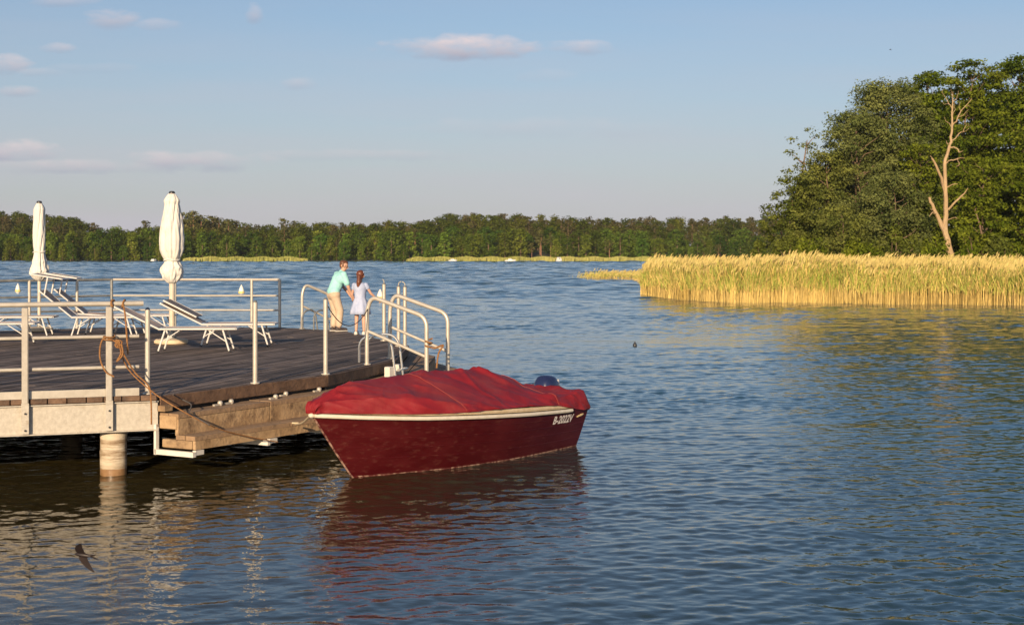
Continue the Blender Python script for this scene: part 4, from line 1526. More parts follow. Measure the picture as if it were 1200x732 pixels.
# ------------------------------------------------------------------ boat
def build_boat():
    STERN = Vector((.456, 19.93, 0)); DX = Vector((-.604, -.797, 0)).normalized(); DYv = Vector((-DX.y, DX.x, 0))   # DYv: toward viewer side
    if DYv.y > 0: DYv = -DYv
    rz = math.atan2(DX.y, DX.x)
    root = empty('motor_boat', STERN, 'moored dark red motor boat with a red canvas cover and cream rubbing strip', 'boat')
    root.rotation_euler = (0, 0, rz)
    sgn = 1 if (Vector((math.cos(rz + math.pi / 2), math.sin(rz + math.pi / 2), 0)).dot(DYv) > 0) else -1
    # local: x forward, y*sgn toward viewer
    def zs(s): return interp(s, [0, .15, .35, .55, .75, .9, 1], [.545, .555, .595, .645, .70, .755, .80])
    def xstem(z): return 3.87 + .67 * (max(z, 0) / .80) ** .95 + min(z, 0) * 1.4
    def xst(z): return -.05 * max(z, 0) / .55

    def half(s, f):
        # f 0 keel, 1 sheer
        sheer = .70 + .13 * math.sin(min(s / .45, 1) * math.pi / 2)
        full = sheer * (.60 + .40 * f ** .8) * min(1, (f / .14) ** .6 if f > 0 else 0)
        e = 2.1 + 1.0 * f
        sh = 1 - max(0, (s - .32) / .68) ** e
        return full * max(sh, 0) + .012

    def pt(s, f, side):
        zk = -.22
        z = zk + (zs(s) - zk) * f
        x = xst(z) + (xstem(z) - xst(z)) * s
        return Vector((x, half(s, f) * side * sgn, z))
    ns, nf = 64, 18
    V, Fq = [], []
    for side in (1, -1):
        o = len(V)
        for i in range(ns + 1):
            s = 1 - (1 - i / ns) ** 1.15
            for j in range(nf + 1):
                V.append(pt(s, j / nf, side))
        for i in range(ns):
            for j in range(nf):
                a = o + i * (nf + 1) + j
                q = (a, a + nf + 1, a + nf + 2, a + 1)
                Fq.append(q if side * sgn < 0 else q[::-1])
    mb = MB(); mb.add(V, Fq)
    # transom
    o = []
    for j in range(nf + 1): o.append(pt(0, j / nf, 1))
    for j in range(nf, -1, -1): o.append(pt(0, j / nf, -1))
    mb.add(o, [tuple(range(len(o)))])
    hull = mb.build('hull', M['hull'], root, smooth=True, angle=50)

    # keel line worn strip along the stem and waterline
    def on_hull(s, f, side=1, out=.0):
        p = pt(s, f, side)
        p2 = pt(min(s + .01, 1), f, side); p3 = pt(s, max(f - .03, 0), side)
        n = (p2 - p).cross(p - p3)
        if n.length < 1e-9: n = Vector((0, sgn * side, 0))
        n.normalize()
        if n.y * sgn * side < 0: n = -n
        return p + n * out
    mb = MB()
    mb.tube([Vector((xstem(-.1 + (zs(1) + .08) * k / 12) + .004, 0, -.1 + (zs(1) + .08) * k / 12)) for k in range(13)], .013, 8)
    mb.build('stem_band', M['hullwear'], root)
    # waterline boot stripe (both sides)
    mb = MB()
    for side in (1, -1):
        path_lo, path_hi = [], []
        for i in range(61):
            s = i / 60 * .985
            for zz, pa in ((.004, path_lo), (.022, path_hi)):
                f = (zz + .22) / (zs(s) + .22)
                pa.append(on_hull(s, f, side, .004))
        vv = path_lo + path_hi
        mb.add(vv, [(i, i + 1, 61 + i + 1, 61 + i) for i in range(60)])
    mb.build('waterline_stripe', M['hullwear'], root)
    # strakes: thin lapped plank lands
    mb = MB()
    for side in (1, -1):
        for f in (.46, .60, .73, .86):
            mb.tube([on_hull(i / 50 * .985, f, side, .0005) for i in range(51)], .0045, 5)
    mb.build('plank_land', M['hull'], root)
    # rubbing strips
    def strip(z_off, out, r, m, name, s0, s1, flat=1.0):
        mb = MB()
        for side in (1, -1):
            pts = []
            for i in range(60):
                s = s0 + (s1 - s0) * i / 59
                p = pt(s, 1.0, side); q = pt(min(s + .004, 1), 1.0, side)
                t = (q - p); n = Vector((-t.y, t.x, 0))
                if n.length < 1e-8: n = Vector((0, 1, 0))
                n.normalize()
                if n.y * side * sgn < 0: n = -n
                pts.append(p + n * out + Vector((0, 0, z_off)))
            mb.tube(pts, r, 8, flat=flat)
        return mb.build(name, m, root)
    strip(-.005, .018, .025, M['rubwhite'], 'rubbing_strip', .115, .998)
    strip(.055, -.012, .034, M['cream'], 'gunwale', .10, .985)
    mb = MB(); bt = pt(1, 1, 1)
    mb.ball((bt.x + .01, 0, bt.z - .005), (.045, .036, .030)); mb.build('bow_fitting', M['rubwhite'], root)
    # cover -----------------------------------------------------------
    NP, NV = 190, 101
    Lx = 4.525
    def ridge_z(p):
        p = p * 4.70 / 4.525
        return interp(p, [-.14, .05, .25, .55, .95, 1.4, 1.9, 2.5, 3.0, 3.6, 4.1, 4.4, 4.62, 4.72],
                                  [.62, .83, .80, .80, .99, 1.11, 1.15, 1.165, 1.145, 1.14, 1.13, 1.05, .98, .95])
    def shoulder(p): return interp(p * 4.70 / 4.525, [-.14, .05, .6, 1.2, 2.0, 2.8, 3.6, 4.3, 4.72], [.56, .78, .74, .71, .74, .82, .92, .96, .95])
    def hem(p): return interp(p * 4.70 / 4.525, [-.14, .15, .35, .9, 1.6, 2.2, 2.8, 3.4, 4.72], [.525, .525, .555, .65, .700, .715, .725, .745, .825])
    FOLDS = [(1.50, .03, .80, .74, .055, .085), (2.60, .03, 3.55, .70, .035, .08), (4.15, .08, 3.25, .74, .035, .07), (2.25, .20, 1.55, .72, -.035, .10),
             (3.05, .32, 2.05, .70, .030, .06), (.50, .08, .25, .72, .035, .06), (1.0, .28, .15, .52, -.040, .09), (4.25, .30, 3.9, .74, .025, .05), (1.9, .04, 2.0, .70, .022, .06),
             (1.55, -.03, .85, -.74, .050, .09), (2.6, -.03, 3.4, -.7, .04, .08), (3.2, -.3, 2.2, -.7, .03, .07)]
    Vc = np.zeros((NP + 1, NV, 3))
    for i in range(NP + 1):
        p = -.10 + (Lx + .10) * i / NP
        s = max(0, min(1, (p - xst(.55)) / (xstem(.78) - xst(.55))))
        wv = half(s, 1.0) + .034
        if p > 4.33: wv = max(wv, .09)
        if p < .2: wv *= .955 + .045 * max(0, (p + .1) / .3)
        r, sh, hm = ridge_z(p), shoulder(p), hem(p)
        for j in range(NV):
            v = -1 + 2 * j / (NV - 1); av = abs(v); sd = 1 if v >= 0 else -1
            if av < .74:
                q = av / .74
                y = wv * .93 * q
                z = sh + (r - sh) * (1 - q ** 1.35)
                # canvas sags between the ridge and the side
                z -= .035 * math.sin(math.pi * q) * (.4 + .6 * math.sin(p * 2.1 + 1) ** 2)
            else:
                q = (av - .74) / .26
                y = wv * (.93 + .07 * math.sin(q * math.pi / 2))
                z = sh + (hm - sh) * q
                # vertical tuck folds along the side cloth
                y += .016 * math.sin(p * 9 + q * 2.5 + 1.5 * math.sin(p * 2.3)) * math.sin(q * math.pi) * (1 if p > 2 else .6)
            # folds radiating over the top
            fx = mnoise.fractal(Vector((p * .9 + y * .9, y * 2.2 - p * .7, 3.1)), 1.0, 2.1, 2) * .022
            fr = (1 - abs(mnoise.noise(Vector((p * 1.7 - y * 2.3, p * 1.0 + y * 1.3, 7.7)))) * 2.0) 
            fr = max(0, fr) ** 3 * .012
            fr2 = max(0, 1 - abs(mnoise.noise(Vector((p * 2.6 + y * 3.4, p * .5 - y * 1.2, 1.7)))) * 2.6) ** 3 * .010
            amp = min(1, (1 - av) * 5) * .9 + .1
            # long tension folds running from the ridge down toward bow and stern corners
            w1 = p * 1.15 + av * 1.3 + .35 * mnoise.noise(Vector((p * .8, y * 1.1, 4.4)))
            w2 = p * 1.45 - av * 1.9 + .4 * mnoise.noise(Vector((p * .9, y * 1.2, 8.8)))
            k1 = max(0, 1 - abs((w1 % 1.0) - .5) * 4.2) ** 1.5
            k2 = max(0, 1 - abs((w2 % 1.0) - .5) * 5.5) ** 1.5
            env = math.sin(math.pi * min(1, av * 1.15)) 
            tens = (k1 * .050 * (.3 + .7 * max(0, mnoise.noise(Vector((p * .7, 2.2, sd)))+.5)) + k2 * .032) * env
            tens *= .22
            for (pa, va, pb, vb, am, wd) in FOLDS:
                dx_, dv_ = pb - pa, (vb - va)
                if (va >= 0) != (v * 1 >= 0): continue
                tt = ((p - pa) * dx_ + (v - va) * dv_) / (dx_ * dx_ + dv_ * dv_)
                tc_ = min(1, max(0, tt))
                # bowed crease
                ds = math.hypot(p - pa - dx_ * tc_ - .10 * math.sin(math.pi * tc_), (v - va - dv_ * tc_) * .9)
                tens += am * math.exp(-(ds / (wd * .72)) ** 2) * (1 - .25 * tc_)
            z += (fx + fr + fr2 + tens) * amp * (1 if p < 4.25 else .3)
            if av > .5:
                y += (mnoise.noise(Vector((p * 5 - z * 6, z * 5 + p * 3, v * 2))) * .018 + max(0, 1 - abs(mnoise.noise(Vector((p * 4 - z * 7, z * 2, 9.3 + sd)))) * 3) ** 2 * .014) * min(1, (av - .5) * 4)
            Vc[i, j] = (p, y * sd * sgn, z)
    V = [tuple(x) for x in Vc.reshape(-1, 3)]
    Fq = []
    for i in range(NP):
        for j in range(NV - 1):
            a = i * NV + j
            Fq.append((a, a + 1, a + NV + 1, a + NV))
    # bow closing flap, drawn in under the rail
    ob = len(V)
    NB = 7
    for k in range(1, NB):
        t = k / (NB - 1)
        for j in range(NV):
            x, y, z = Vc[NP, j]
            zz = z + (.815 - z) * t
            V.append((x + .05 * math.sin(t * 2.6) + .012 * math.sin(j * .5), y * (1 - .25 * t), zz if z > .815 else z))
    for k in range(NB - 1):
        for j in range(NV - 1):
            a = (NP * NV + j) if k == 0 else (ob + (k - 1) * NV + j)
            b = ob + k * NV + j
            Fq.append((a, a + 1, b + 1, b))
    # stern closing flap
    ob = len(V)
    for k in range(1, 5):
        t = k / 4
        for j in range(NV):
            x, y, z = Vc[0, j]
            V.append((x - .01 * t, y * (1 - .04 * t), z + (.50 - z) * t))
    for k in range(4):
        for j in range(NV - 1):
            a = j if k == 0 else (ob + (k - 1) * NV + j)
            b = ob + k * NV + j
            Fq.append((a + 1, a, b, b + 1))
    mb = MB(); mb.add(V, Fq)
    cov = mb.build('canvas_cover', M['cover'], root, smooth=True, angle=180)
    # seams sewn across the cover
    def surf(p, v, lift=.004):
        i = (p + .10) / (Lx + .10) * NP; i0 = int(max(0, min(NP - 1, i)))
        j = (v + 1) / 2 * (NV - 1); j0 = int(max(0, min(NV - 2, j)))
        a = Vc[i0, j0] * (1 - (j - j0)) + Vc[i0, j0 + 1] * (j - j0)
        b = Vc[i0 + 1, j0] * (1 - (j - j0)) + Vc[i0 + 1, j0 + 1] * (j - j0)
        q = a * (1 - (i - i0)) + b * (i - i0)
        return Vector(q) + Vector((0, 0.5 * lift * (1 if q[1] > 0 else -1), lift))
    for (p0, p1) in ((3.0, 2.75), (1.15, .80)):
        mb = MB(); mb.tube([surf(p0 + (p1 - p0) * k / 60, -.97 + 1.94 * k / 60) for k in range(61)], .0035, 4)
        mb.build('seam', M['seam'], cov)
    # outboard motor ---------------------------------------------------
    MX = .17
    def loft(rings):
        V, Fq = [], []
        n = 20
        for (cx, cz, a, b) in rings:
            for k in range(n):
                t = 2 * math.pi * k / n
                c, s_ = math.cos(t), math.sin(t)
                V.append((cx + MX + a * math.copysign(abs(c) ** .7, c), b * math.copysign(abs(s_) ** .7, s_), cz - .015))
        for i in range(len(rings) - 1):
            for k in range(n):
                q = (k + 1) % n
                Fq.append((i * n + k, i * n + q, (i + 1) * n + q, (i + 1) * n + k))
        Fq.append(tuple(range(n - 1, -1, -1))); Fq.append(tuple(range((len(rings) - 1) * n, len(rings) * n)))
        m = MB(); m.add(V, Fq); return m
    m = loft([(-.22, .60, .15, .13), (-.22, .66, .19, .155), (-.22, .76, .20, .16), (-.22, .86, .18, .145), (-.21, .93, .13, .11), (-.20, .955, .08, .07), (-.20, .962, .03, .03)])
    cw = m.build('motor_cowling', M['navy'], root)
    mb = MB()
    for side in (1, -1):
        mb.box((-.335 + MX, side * .118, .835), (.025, .016, .10), bevel=.003); mb.box((-.37 + MX, side * .104, .825), (.012, .016, .09), bevel=.003)
    mb.build('stripe', M['silver'], cw)
    mb = MB(); mb.box((-.24, 0, .10), (.14, .09, 1.0), bevel=.03); mb.box((-.14, 0, .52), (.12, .22, .16), bevel=.02)
    mb.build('motor_leg', M['navy'], root)
    # registration lettering -------------------------------------------
    def f_of(x, z):
        s = .1
        for _ in range(12):
            f = (z + .22) / (zs(s) + .22)
            s = max(0, min(1, (x - xst(z)) / (xstem(z) - xst(z))))
        return s, (z + .22) / (zs(s) + .22)
    def lettering(text, x0, z0, size, name, m, slope=0.0):
        cu = bpy.data.curves.new('lettering', 'FONT'); cu.body = text; cu.size = size; cu.extrude = 0; cu.offset = size * .03; cu.shear = .1
        to = bpy.data.objects.new('lettering_tmp', cu); COL.objects.link(to)
        dg = bpy.context.evaluated_depsgraph_get()
        me = bpy.data.meshes.new_from_object(to.evaluated_get(dg))
        bpy.data.objects.remove(to)
        for v in me.vertices:
            x = x0 - v.co.x; z = z0 + v.co.y - slope * v.co.x
            s, f = f_of(x, z)
            q = on_hull(s, f, 1, .006)
            v.co = q
        me.materials.clear(); me.materials.append(m)
        o = obj(name, me, root); return o
    # columns 647-667 of the photo
    lettering('B-2022V', .86, .398, .145, 'registration_number', M['letter'], .02)
    mb = MB()
    pts = []
    for i in range(7):
        x = .24 - i * .028; z = .440 + .004 * i
        s, f = f_of(x, z); pts.append(on_hull(s, f, 1, .008))
    mb.tube(pts, [.010, .014, .013, .015, .016, .014, .008], 6, flat=.5)
    mb.build('name_plate', M['gold'], root)
    # mooring line from the bow
    bw = root.matrix_world
    bowp = STERN + DX * (bt.x + .03) + Vector((0, 0, bt.z))
    end = G(346, 497, .50)
    pts, m2 = rope([bowp, bowp.lerp(end, .5) + Vector((0, 0, -.03)), end, end + Vector((.03, .05, .01)), end + Vector((-.05, .06, .01))], .011, None, '')
    o = m2.build('bow_line', M['ropepale'], None, bowp)
    tag(o, 'short pale rope from the boat bow to the wooden landing', 'rope')


build_boat()


# ------------------------------------------------------------------ parasols
def parasol(px, py, prof, label, pole_r, seed, fold=9, tie=None, Ys=None):
    b = G(px, py, DZ)
    s = F / b.y
    root = empty('parasol', b, label, 'parasol', 'closed white parasols on the pier')
    g = np.random.default_rng(seed)
    ph = g.random(4) * 6.28
    pr = []
    ys = [p[0] for p in prof]; ws = [p[1] for p in prof]
    nrow = 60
    for i in range(nrow + 1):
        y = ys[0] + (ys[-1] - ys[0]) * i / nrow
        pr.append((interp(y, ys, ws) / s, (H - (y - HY) / s)))
    pr = pr[::-1]

    def fn(a, t):
        tw = .5 * math.sin(t * 4 + ph[3])
        sh = -.18 * (1 - abs(math.sin(fold * .5 * (a + tw) + ph[0]))) ** 2 - .10 * (1 - abs(math.sin((fold + 2) * (a - tw * .6) + ph[1]))) ** 2 + .03 * math.sin(3 * a + ph[2] + t * 8)
        if t < .27:
            sh += .16 * mnoise.noise(Vector((math.cos(a) * 2.6, math.sin(a) * 2.6, t * 22 + seed))) + .07 * mnoise.noise(Vector((math.cos(a) * 6, math.sin(a) * 6, t * 50 + seed)))
        else:
            sh += .05 * mnoise.noise(Vector((math.cos(a) * 2, math.sin(a) * 2, t * 12 + seed)))
        if .90 < t < .935: sh += .07
        return 1 + sh
    mb = MB(); mb.lathe(pr, (b.x, b.y, 0), 72, fn)
    mb.build('canopy', M['canvas'], root, b, angle=180)
    ztop = pr[-1][1]
    mb = MB(); mb.lathe([(.055, ztop - .01), (.06, ztop + .02), (.045, ztop + .045), (.015, ztop + .05)], (b.x, b.y, 0), 16)
    mb.build('cap', M['dark'], root, b)
    # vent flap ring under the top
    v0 = pr[int(nrow * .88)][1]
    mb = MB(); mb.tube([(b.x, b.y, DZ + .05), (b.x, b.y, ztop)], pole_r, 14); mb.build('pole', M['parasolpole'], root, b)
    if tie:
        yt = tie
        zt = H - (yt - HY) / s; rt = interp(yt, ys, ws) / s
        mb = MB()
        mb.tube([(b.x + math.cos(a / 20 * 6.2832) * rt * 1.10, b.y + math.sin(a / 20 * 6.2832) * rt * 1.10, zt + .01 * math.sin(a)) for a in range(21)], .014, 6, cap=False)
        mb.build('tie_band', M['canvas'], root, b)
    mb = MB()
    mb.lathe([(.27, 0), (.295, .02), (.30, .05), (.285, .085), (.23, .10), (.06, .105)], b, 28)
    mb.box(b + Vector((-.24, -.12, .05)), (.12, .12, .10), bevel=.03)
    base = mb.build('base_stone', M['stone'], root, b)
    mb = MB(); mb.lathe([(pole_r * 1.5, .10), (pole_r * 1.5, .30), (pole_r * 1.25, .32)], b, 14); mb.build('sleeve', M['dullshaded'], root, b)
    return root


parasol(201.5, 403, [(227, 4), (232, 8), (237, 9.2), (239, 8.6), (250, 10.5), (265, 13.5), (280, 15), (292, 14.5), (300, 11.5), (305, 8), (308, 9), (313, 12.5), (320, 13), (326, 10.5), (330, 7), (332, 4)],
        'bigger closed white parasol with a bulging tied canopy near the middle of the pier', .055, 1, 8, 304.5)
parasol(46, 388.5, [(238, 3), (242, 5.5), (247, 6.6), (260, 7.0), (275, 7.4), (288, 7.0), (295, 6.2), (300, 7.0), (309, 8.6), (317, 10.8), (322, 10.5), (326, 7), (329, 3)],
        'slimmer closed white parasol with a flared hem at the left of the pier', .036, 2, 7, 295)


# ------------------------------------------------------------------ loungers
def make_lounger(label, back=38, canopy=True):
    root = empty('sun_lounger', (0, 0, 0), label, 'sun lounger', 'white sun loungers on the pier')
    zt = .40; hw = .31; Ls = 1.30; Lb = .84
    a = R(back)
    hx = -.0
    for sd in (-1, 1):
        mb = MB()
        mb.tube([(hx, sd * hw, zt), (Ls, sd * hw, zt)], .019, 8, flat=1.3); mb.build('seat_rail', M['lounger'], root)
        mb = MB()
        mb.tube([(hx, sd * hw, zt), (hx - Lb * math.cos(a), sd * hw, zt + Lb * math.sin(a))], .018, 8, flat=1.3); mb.build('back_rail', M['lounger'], root)
    mb = MB()
    for x in (0, Ls): mb.tube([(x, -hw, zt), (x, hw, zt)], .02, 8)
    mb.tube([(hx - Lb * math.cos(a), -hw, zt + Lb * math.sin(a)), (hx - Lb * math.cos(a), hw, zt + Lb * math.sin(a))], .02, 8)
    mb.build('end_bar', M['lounger'], root)

    def sheet(p0, p1, sag, name, m):
        V, Fq = [], []
        nx, ny = 10, 6
        for i in range(nx + 1):
            for j in range(ny + 1):
                t, u = i / nx, -1 + 2 * j / ny
                V.append((p0[0] + (p1[0] - p0[0]) * t, u * (hw - .02), p0[1] + (p1[1] - p0[1]) * t - sag * (1 - u * u) * math.sin(math.pi * t) + .012))
        for i in range(nx):
            for j in range(ny):
                q = i * (ny + 1) + j
                Fq.append((q, q + ny + 1, q + ny + 2, q + 1))
        o = len(V)
        V += [(x, y, z - .008) for (x, y, z) in V]
        Fq += [tuple(k + o for k in f[::-1]) for f in Fq]
        mb = MB(); mb.add(V, Fq); return mb.build(name, m, root)
    sheet((.03, zt), (Ls - .03, zt), .03, 'seat_sling', M['sling'])
    sheet((-.03, zt + .02), (-(Lb - .03) * math.cos(a), zt + (Lb - .03) * math.sin(a)), .03, 'back_sling', M['sling'])
    # legs: splayed pairs at both ends, with braces
    for (x, dx) in ((.10, -.12), (Ls - .22, .12)):
        for sd in (-1, 1):
            mb = MB(); mb.tube([(x, sd * (hw - .02), zt - .01), (x + dx, sd * (hw + .01), 0.0)], .016, 8); lg = mb.build('leg', M['lounger'], root)
            mb = MB(); mb.ball((x + dx, sd * (hw + .01), .012), .024, 8, 6); mb.build('foot_cap', M['dark'], lg)
            mb = MB(); mb.tube([(x - dx * 2.2, sd * (hw - .03), zt - .01), (x + dx * .45, sd * (hw - .015), zt * .46)], .009, 6); mb.build('brace', M['lounger'], root)
    if canopy:
        # small sun canopy on two arms above the head end
        tx, tz = -Lb * math.cos(a), zt + Lb * math.sin(a)
        for sd in (-1, 1):
            mb = MB(); mb.tube([(tx + .10, sd * (hw + .02), tz - .08), (tx + .17, sd * (hw + .02), tz + .30)], .016, 8); mb.build('canopy_arm', M['lounger'], root)
        q0, q1 = (tx - .16, tz + .34), (tx + .44, tz + .24)
        e = hw + .02
        for sg in (((q0[0], -e, q0[1]), (q1[0], -e, q1[1])), ((q0[0], e, q0[1]), (q1[0], e, q1[1])), ((q0[0], -e, q0[1]), (q0[0], e, q0[1])), ((q1[0], -e, q1[1]), (q1[0], e, q1[1]))):
            mb = MB(); mb.tube(sg, .016, 8); mb.build('canopy_frame', M['lounger'], root)
        mb = MB()
        mb.box(((q0[0] + q1[0]) / 2, 0, (q0[1] + q1[1]) / 2 + .004), (.58, 2 * hw, .010), (q1[0] - q0[0], 0, q1[1] - q0[1]), (0, 1, 0), (-(q1[1] - q0[1]), 0, q1[0] - q0[0]))
        mb.build('canopy_cloth', M['slingdark'], root)
    return root


def loungers():
    def loc(px, py):
        p = G(px, py, DZ); return p
    A = make_lounger('nearest lounger of the right pair, its raised back behind the orange rope', 27, False)
    p = loc(190, 411.5); A.location = p; A.rotation_euler = (0, 0, R(4))
    Bq = make_lounger('lounger with a folded dark canopy standing below the bigger parasol', 27, False)
    # folded canopy lying over the backrest
    mb = MB()
    mb.box((-.40, 0, .69), (.66, .60, .02), (.89, 0, -.454), (0, 1, 0), (.454, 0, .89))
    mb.build('canopy_cloth', M['slingdark'], Bq)
    for sd in (-1, 1):
        mb = MB(); mb.tube([(-.70, sd * .33, .842), (-.10, sd * .33, .537)], .016, 8); mb.build('canopy_frame', M['lounger'], Bq)
    Bq.location = loc(240, 404.5); Bq.rotation_euler = (0, 0, R(3))
    C = make_lounger('lounger with an open sun canopy, nearer one of the canopied pair', 40, True)
    C.location = loc(88, 394); C.rotation_euler = (0, 0, R(6))
    D = copy_tree(C, loc=loc(104, 391.0), rz=R(8))
    D['label'] = 'lounger with a sun canopy, partly hidden behind its canopied neighbour'
    E = make_lounger('flat lounger cut by the left edge, foot end near the front post', 4, False)
    E.location = loc(-42, 404); E.rotation_euler = (0, 0, R(8))
    Fq = copy_tree(E, loc=loc(-12, 394), rz=R(8))
    Fq['label'] = 'flat lounger at the left reaching toward the slimmer parasol base'
    # long flat seat behind, right of the canopied pair
    Gq = copy_tree(E, loc=loc(132, 391.5), rz=R(4))
    Gq['label'] = 'flat lounger half hidden behind the front post and the nearest raised back'


loungers()


# ------------------------------------------------------------------ people
def capsule(mb, a, b, ra, rb, n=14, sy=1.0):
    a, b = Vector(a), Vector(b)
    d = (b - a); L_ = d.length; t = d.normalized()
    pts, rr = [], []
    for k in range(5):
        q = math.pi / 2 * (1 - k / 4)
        pts.append(a - t * ra * math.sin(q)); rr.append(max(ra * math.cos(q), 1e-4))
    for k in range(1, 4):
        pts.append(a.lerp(b, k / 4)); rr.append(ra + (rb - ra) * k / 4)
    for k in range(5):
        q = math.pi / 2 * k / 4
        pts.append(b + t * rb * math.sin(q)); rr.append(max(rb * math.cos(q), 1e-4))
    mb.tube(pts, rr, n)


def remesh(mb, name, m, parent, voxel=.008, smooth_it=4):
    me = bpy.data.meshes.new(name)
    me.from_pydata([tuple(v) for v in mb.v], [], mb.f)
    ob = bpy.data.objects.new('tmp_remesh', me); COL.objects.link(ob)
    md = ob.modifiers.new('r', 'REMESH'); md.mode = 'VOXEL'; md.voxel_size = voxel; md.use_smooth_shade = True
    if smooth_it:
        sm = ob.modifiers.new('s', 'SMOOTH'); sm.iterations = smooth_it; sm.factor = .5
    dg = bpy.context.evaluated_depsgraph_get()
    me2 = bpy.data.meshes.new_from_object(ob.evaluated_get(dg))
    bpy.data.objects.remove(ob)
    me2.name = name
    me2.materials.clear(); me2.materials.append(m)
    me2.polygons.foreach_set('use_smooth', [True] * len(me2.polygons))
    return obj(name, me2, parent)


def head(mb, c, fwd, s=1.0):
    """c centre of skull, fwd unit facing vector; s head scale (1 = .23 m tall)"""
    f = Vector(fwd).normalized(); up = Vector((0, 0, 1)); up = (up - f * up.dot(f)).normalized(); r = f.cross(up)
    c = Vector(c)
    def q(a, b, z): return c + (f * a + r * b + up * z) * s
    capsule(mb, q(-.015, 0, .02), q(.012, 0, .02), .083 * s, .080 * s)
    capsule(mb, q(.03, 0, -.035), q(.038, 0, -.07), .056 * s, .040 * s)
    capsule(mb, q(.085, 0, .005), q(.104, 0, -.028), .009 * s, .014 * s, 8)      # nose
    capsule(mb, q(.082, -.022, -.058), q(.082, .022, -.058), .010 * s, .010 * s, 8)  # mouth
    for sd in (-1, 1):
        capsule(mb, q(.0, sd * .080, .01), q(-.004, sd * .086, -.03), .015 * s, .012 * s, 8)    # ears
        capsule(mb, q(.072, sd * .030, .018), q(.070, sd * .040, .016), .012 * s, .012 * s, 8)  # brow
    return q


def hand(mb, w, d, palm_n, s=1.0, curl=.5, side=1):
    """wrist w, direction d, palm normal"""
    d = Vector(d).normalized(); n = Vector(palm_n); n = (n - d * n.dot(d)).normalized(); x = d.cross(n) * side
    w = Vector(w)
    for k in (-1, 0, 1):
        capsule(mb, w + x * (.016 * k * s), w + d * .085 * s + x * (.022 * k * s), .017 * s, .014 * s, 8)
    for k, ln in zip((-1.5, -.5, .5, 1.5), (.060, .075, .080, .068)):
        b = w + d * .088 * s + x * (.0195 * k * s)
        m1 = b + (d * math.cos(curl * .5) + n * math.sin(curl * .5)) * ln * .55 * s
        m2 = m1 + (d * math.cos(curl * 1.4) + n * math.sin(curl * 1.4)) * ln * .45 * s
        capsule(mb, b, m1, .0088 * s, .008 * s, 8); capsule(mb, m1, m2, .008 * s, .0068 * s, 8)
    b = w + d * .025 * s + x * (.030 * s)
    m1 = b + (d * .75 + x * .6 + n * .25).normalized() * .038 * s
    m2 = m1 + (d * .95 + x * .1 + n * .35).normalized() * .030 * s
    capsule(mb, b, m1, .0115 * s, .0095 * s, 8); capsule(mb, m1, m2, .0095 * s, .0075 * s, 8)


